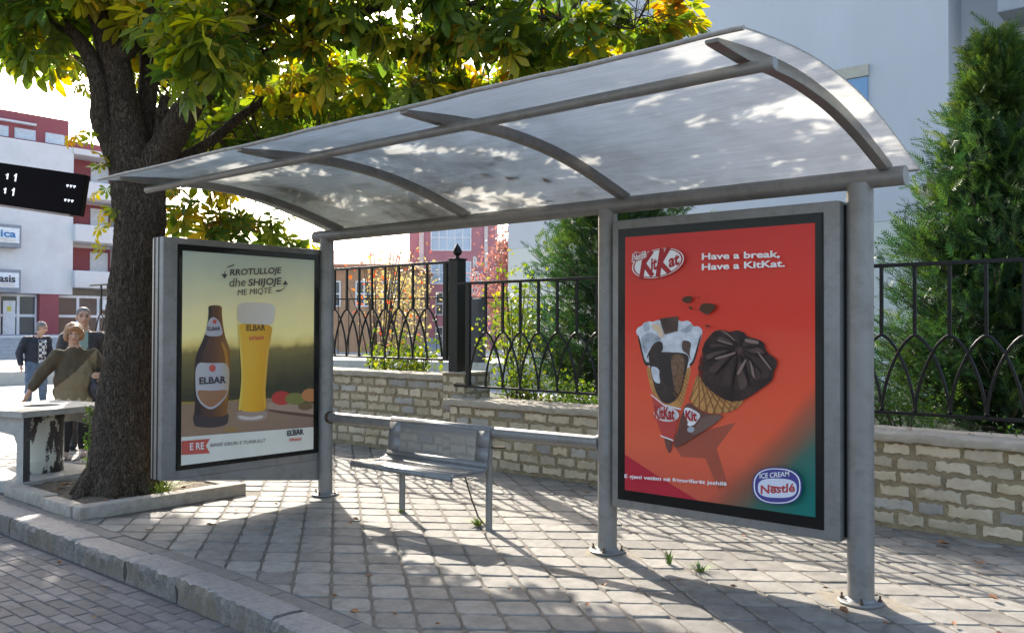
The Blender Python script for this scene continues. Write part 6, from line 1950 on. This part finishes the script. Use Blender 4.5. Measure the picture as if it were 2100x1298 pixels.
for z0, txt, cl in ((5.72, 'ica', (.05, .20, .42)), (3.42, 'asis', (.03, .03, .04))):
    b = MB()
    b.box((-46, 9.0, z0 - .12), (-45.4, 13.05, z0 + 1.05), m_metal)
    sg = b.build('shop_sign', bl)
    b = MB()
    b.box((-45.4, 9.1, z0 + .12), (-45.38, 12.95, z0 + .88), mat('sign white', (.72, .74, .76), .6))
    b.build('sign_face', sg)
    sign_text(sg, txt, (-45.375, 12.05 if txt == 'ica' else 12.0, z0 + .40), (-45.375, 12.78, z0 + .40), .38, (1, 0, 0), mat('sign ink ' + txt, cl, .6), .03)
    b = MB()
    for k in range(2):
        b.box((-45.378, 11.6, z0 + .28 - k * .09), (-45.372, 12.75, z0 + .31 - k * .09), mat('sign rule', (.35, .36, .38) if txt == 'asis' else (.55, .4, .25), .6))
    b.build('small_print', sg)
# --- white building on the right (facade faces -Y, in its own shade)
m_blue = mat('pale blue grey render', (.50, .52, .55), .9, var=.05, scale=.6, stain=(.455, .47, .49), stain_scale=.35, stain_amt=.6, stretch=(1, 1, .3), bump=.12, bscale=40)
m_cream = mat('pale cream render', (.55, .57, .53), .9, var=.04, scale=1)
br = thing('rendered_building', 'large pale blue grey building with a cream base behind the conifers', 'building', (-6, 14, 0))
b = MB()
b.box((-11.25, 12.0, 3.56), (-.83, 22, 15), m_blue)
b.box((-.83, 12.9, 0), (1.2, 22, 15), m_blue)
b.build('upper_wall', br)
b = MB()
b.box((-11.25, 12.004, 0), (-.83, 22, 3.555), m_cream)
b.build('base_wall', br)
b = MB()
b.box((-.02, 11.9, 7.0), (4.5, 20, 15), mat('grey cladding', (.30, .32, .35), .6, var=.04))
b.box((.4, 12.6, 0), (6, 20, 6.99), m_blue)
b.build('side_wing', br)
for i in range(5):
    b = MB()
    b.box((-.02 + .0, 11.88, 7.0 + i * 1.2), (4.5, 11.902, 7.02 + i * 1.2), m_metal)
    b.build('cladding_joint', br)
b = MB()
b.box((-3.7, 11.94, 6.34), (-2.22, 12.02, 6.56), mat('window lintel', (.42, .40, .33), .8))
b.build('lintel', br)
b = MB()
b.box((-3.5, 11.965, 5.2), (-2.24, 11.999, 6.33), mat('sky blue glass', (.16, .30, .48), .12, var=.2, scale=.8, spec=.6))
wf = b.build('window', br)
b = MB()
b.box((-3.52, 11.95, 5.2), (-3.42, 11.9645, 6.33), m_frame)
b.box((-2.9, 11.955, 5.2), (-2.86, 11.9645, 6.33), m_glb)
b.build('window_frame', wf)
# --- red building straight ahead beyond the yard
m_red = mat('hazed pink red render', (.40, .175, .195), .85, var=.06, scale=.6)  # red lightened: veil of distant sun haze put into the base colour
P_L, P_R = np.array([-33.53, 29.07]), np.array([-29.9, 32.2])
ax_ = (P_R - P_L) / np.linalg.norm(P_R - P_L)
nr_ = np.array([ax_[1], -ax_[0]])       # towards the camera
rb = thing('red_building', 'pinkish red block with white framed window bands and pale lettering, beyond the yard', 'building', (-31.5, 30.8, 0), math.atan2(ax_[1], ax_[0]), local=True)
# local frame: x along the facade, -y towards the camera
b = MB()
b.box((-2.55, 0, -.2), (2.35, 12, 11), m_red)
b.build('wall', rb)
b = MB()
b.box((1.72, -.10, 2.5), (1.92, -.001, 10.5), mat('pilaster', (.58, .50, .47), .85))
b.build('pilaster', rb)
b = MB()
b.box((-1.98, -.10, .5), (-1.72, -.001, 10.5), mat('pilaster', (.58, .50, .47), .85))
b.build('pilaster', rb)
for z0, z1, x0, x1 in ((5.95, 7.4, -1.3, .95), (4.05, 5.3, -1.3, .95), (2.3, 3.55, -1.0, .95), (.6, 1.6, -1.0, .95)):
    window(rb, (x0, 0, z0), (x1, 0, z1), 'y', -1, 5, 2, .06, m_glb if z0 > 3.9 else m_gl)
m_let = mat('letter cream', (.66, .62, .56), .7)
for body, x0, x1, z0, h in (('R', 1.08, 1.38, 5.0, .62), ('TU', 1.05, 1.62, 4.15, .62), ('KORCE', .98, 1.9, 3.45, .5)):
    sign_text(rb, body, (x0, -.01, z0), (x1, -.01, z0), h, (0, -1, 0), m_let, .04)
# --- ochre building left of it, roof sloping down
oc = thing('ochre_building', 'tan brick building with a tiled roof between the left shelter post and the red block', 'building', (-30, 23, 0), math.atan2(.6, .8), local=True)
m_och = mat('tan brick', (.36, .22, .13), .9, var=.15, scale=3)
m_tile = mat('roof tile', (.42, .20, .13), .85, var=.2, scale=6)
b = MB()
b.box((-8, 0, -.2), (2.1, 8, 4.5), m_och)
b.build('wall', oc)
b = MB()
b.prism([(-8.5, -.5, 4.5), (2.3, -.5, 4.5), (2.3, 8.5, 4.5), (-8.5, 8.5, 4.5)], (0, 0, .12), m_tile)
b.add([(-8.5, -.5, 4.62), (2.3, -.5, 4.62), (2.3, 8.5, 4.62), (-8.5, 8.5, 4.62), (-4, 4, 5.7), (.4, 4, 5.7)], [(0, 1, 5, 4), (1, 2, 5), (2, 3, 4, 5), (3, 0, 4)], m_tile)
b.build('roof', oc)
for x in (-3.2, -1.6, 0, 1.3):
    window(oc, (x - .4, 0, 2.6), (x + .4, 0, 3.8), 'y', -1, 2, 2, .06)
# --- tiled house beyond
th = thing('tiled_house', 'small house with an orange tiled roof in the gap beside the pale building', 'house', (-33, 36.5, 0), math.atan2(.6, .8), local=True)
b = MB()
b.box((-2.5, 0, -.2), (4, 8, 6.1), mat('house wall', (.50, .38, .28), .9))
b.build('wall', th)
b = MB()
for k in range(28):
    x = -2.6 + k * .25
    b.box((x, -.3, 6.1), (x + .2, -.0, 6.16), m_tile)
b.add([(-2.8, -.3, 6.1), (4.4, -.3, 6.1), (4.4, 4, 7.3), (-2.8, 4, 7.3)], [(0, 1, 2, 3)], m_tile)
for k in range(30):
    x = -2.75 + k * .24
    b.tube([(x, -.3, 6.13), (x, 4, 7.33)], .06, m_tile, n=6)
b.build('roof', th)
# --- far fence of the yard with its stone post
ff = thing('far_fence', 'second thin black iron fence across the yard, seen through the higher fence', 'fence', (-10.5, 8.4, .3))
b = MB()
d0, d1 = np.array([-14.0, 6.2]), np.array([-4.2, 9.8])
def fp_(t, z):
    q = d0 + (d1 - d0) * t
    return (q[0], q[1], z)
b.tube([fp_(0, 2.15), fp_(1, 2.15)], .016, m_iron, n=6)
b.tube([fp_(0, .95), fp_(1, .95)], .014, m_iron, n=6)
for k in range(41):
    b.tube([fp_(k / 40, .95), fp_(k / 40, 2.15)], .010, m_iron, n=5)
b.build('bars', ff)
b = MB()
q = fp_(.54, 0)
b.box((q[0] - .11, q[1] - .11, .2), (q[0] + .11, q[1] + .11, 2.14), mat('dark post', (.05, .05, .052), .7))
b.build('post', ff, bevel=.03)
lw = thing('low_yard_wall', 'low pale wall carrying the second fence across the yard', 'wall', (-10, 8, .3))
b = MB()
n2 = np.array([.35, -.94]) * .12
v = [fp_(-.3, .2), fp_(1.1, .2), fp_(1.1, .84), fp_(-.3, .84)]
b.prism(v, (.06, -.16, 0), mat('pale yard wall', (.50, .49, .46), .85))
b.build('wall_body', lw, fixn=True)
# ================================================================ departure display hanging at the left
m_scr = mat('display glass', (.006, .004, .005), .7, var=.2, spec=.1)
ds = thing('departure_display', 'black electronic departure display showing white digits, top left beside the tree', 'display', (-5.53, -1.55, 2.86), 0, local=True)
ds.rotation_euler = (R(0), R(8.0), math.atan2(.52, .60))
b = MB()
b.box((-.55, 0, -.205), (.415, .09, .195), m_scr)
b.build('screen_case', ds, bevel=.006)
b = MB()
b.box((-.56, -.012, -.222), (.32, .08, -.2055), mat('display trim', (.30, .22, .19), .5))
b.build('lower_trim', ds)
m_led = mat('display digits', (.8, .8, .85), .5, emit=((.85, .88, 1.0), .35))
b = MB()
def digit1(x, z, h):
    b.box((x, -.004, z), (x + .013, -.001, z + h), m_led)
    b.box((x - .012, -.0036, z + h * .62), (x + .004, -.0012, z + h * .8), m_led)
for z in (.035, -.105):
    b = MB()
    digit1(-.335, z + .01, .055)
    b.build('digit', ds)
    b = MB()
    digit1(-.255, z, .075)
    b.build('digit', ds)
    for k, x in enumerate((.245, .278, .312)):
        b = MB()
        b.box((x, -.004, z + .03), (x + .022, -.001, z + .042), m_led)
        b.box((x + .004, -.0036, z + .018), (x + .014, -.0012, z + .032), m_led)
        b.build('digit', ds)
b = MB()
b.box((-.60, .10, -.05), (.1, .16, .05), m_metal)
b.box((-1.25, .10, -.05), (-.60, .16, .05), m_metal)
b.build('bracket', ds)
dp = thing('display_pole', 'grey pole carrying the departure display', 'pole', (-6.5, -2.0, -.0), 0)
b = MB()
b.tube([(-6.52, -2.28, -.2), (-6.52, -2.28, 3.4)], .05, m_metal, n=16)
b.build('shaft', dp, smooth=True)
# ================================================================ fallen leaves
def fallen(x, y, z, s, a):
    V = []
    b = MB()
    base = np.array([x, y, z])
    d = np.array([math.cos(a), math.sin(a), 0])
    e = np.array([-d[1], d[0], 0])
    up = np.array([0, 0, 1.0])
    P = lambda t, q, h: base + d * s * t + e * s * q + up * s * h
    b.add([P(0, 0, .12), P(.35, .22, .22), P(.75, .2, .10), P(1, 0, .2), P(.75, -.22, .25), P(.35, -.2, .08), P(.5, 0, .03)],
          [(0, 1, 6), (1, 2, 6), (2, 3, 6), (3, 4, 6), (4, 5, 6), (5, 0, 6)], m_dry)
    o = b.build('fallen_leaf', off=(x, y, z))
    o.location = (x, y, z)
    return tag(o, 'dry reddish brown leaf fallen on the pavement around the shelter', 'leaf', 'dry leaves fallen on the pavement')
for (x, y, s) in [(1.75, -.30, .10), (1.98, -.30, .06), (2.22, -.12, .06), (1.45, .1, .05), (1.02, -.22, .06), (.72, -.33, .05), (2.3, .5, .09), (2.05, 1.35, .12), (1.75, 1.7, .1),
                  (-.30, -1.98, .10), (-.75, -1.52, .06), (.20, -1.85, .05), (-1.1, 1.5, .12), (-1.3, 1.65, .09), (-.9, 1.35, .07), (2.6, 1.0, .08), (-2.3, -1.2, .05), (-2.9, -1.75, .06), (.55, .95, .06),
                  (2.45, -.1, .05), (-.2, .6, .05), (1.2, 1.5, .08), (-3.2, 1.9, .08), (-2.2, 1.9, .09), (-4.0, -1.6, .08), (-4.9, -1.5, .1), (-4.75, -1.62, .09), (-4.05, -.9, .09), (-5.0, -1.3, .09)]:
    fallen(x, y, .012 if x > -3.8 else .075, s * 1.0, random.uniform(0, 6.28))
for _ in range(26):
    if random.random() < .5:
        x, y = random.uniform(-3.4, 2.4), random.uniform(1.5, 1.98)
    else:
        x, y = random.uniform(-3.2, .6), random.uniform(-1.95, -.2)
    fallen(x, y, .012, random.uniform(.035, .085), random.uniform(0, 6.28))
for (x, y, s) in [(-4.2, -2.62, .08), (-3.4, -2.9, .05), (-3.0, -2.36, .07), (-2.2, -2.4, .05), (-1.7, -2.7, .06), (-4.4, -2.35, .08), (-2.7, -3.1, .05)]:
    fallen(x, y, -.135, s, random.uniform(0, 6.28))
for (x, y) in [(-1.62, 2.22), (-2.3, 2.3), (-3.3, 2.2), (1.3, 2.25), (1.75, 2.3)]:
    o = fallen(x, y, .742, .08, random.uniform(0, 6.28))
    o['label'] = 'dry reddish brown leaf lying on the lower wall coping under the fence'
    o['group'] = 'dry leaves on the wall coping'

# leaf litter and twigs lying on the roof sheet
def roof_z(y):
    for i in range(NP):
        if arch[i][0] <= y <= arch[i + 1][0]:
            t = (y - arch[i][0]) / (arch[i + 1][0] - arch[i][0])
            return arch[i][1] + (arch[i + 1][1] - arch[i][1]) * t
    return arch[-1][1]
for _ in range(16):
    x, y = random.uniform(-2.4, -.1), random.uniform(-.75, .05)
    o = fallen(x, y, roof_z(y) + .012, random.uniform(.06, .13), random.uniform(0, 6.28))
    o['label'] = 'dead leaf lying on the curved translucent shelter roof'
    o['group'] = 'dead leaves on the shelter roof'
for _ in range(14):
    x, y, a = random.uniform(-2.5, .1), random.uniform(-.7, 0), random.uniform(0, 6.28)
    L = random.uniform(.12, .4)
    b = MB()
    pts = []
    for k in range(5):
        xx, yy = x + math.cos(a) * L * (k / 4 - .5), y + math.sin(a) * L * (k / 4 - .5) * .6
        pts.append((xx, yy, roof_z(min(.13, yy)) + .013 + .004 * (k % 2)))
    b.tube(pts, .004, m_dry, n=5)
    tag(b.build('twig'), 'thin dead twig lying on the curved translucent shelter roof', 'twig', 'dead twigs on the shelter roof')
# sand washed up round the post feet
m_sand = mat('sand', (.21, .18, .135), .95, var=.2, scale=30)
for k, (x, y, rx, ry) in enumerate(((1.70, .02, .34, .20), (0.02, .0, .24, .16), (-3.08, .02, .22, .14))):
    b = MB()
    n = 40
    v = [(x, y, .0035)]
    for ring in (.6, 1.0):
        for i in range(n):
            a = 2 * math.pi * i / n
            r_ = ring * (1 + .16 * math.sin(3 * a + k) + .1 * math.sin(7 * a + 2 * k))
            v.append((x + rx * r_ * math.cos(a), y + ry * r_ * math.sin(a), .0035 if ring < 1 else -.006))
    f = [(0, 1 + i, 1 + (i + 1) % n) for i in range(n)] + [(1 + i, 1 + n + i, 1 + n + (i + 1) % n, 1 + (i + 1) % n) for i in range(n)]
    b.add(v, f, m_sand)
    structure(b.build('sand', smooth=True))
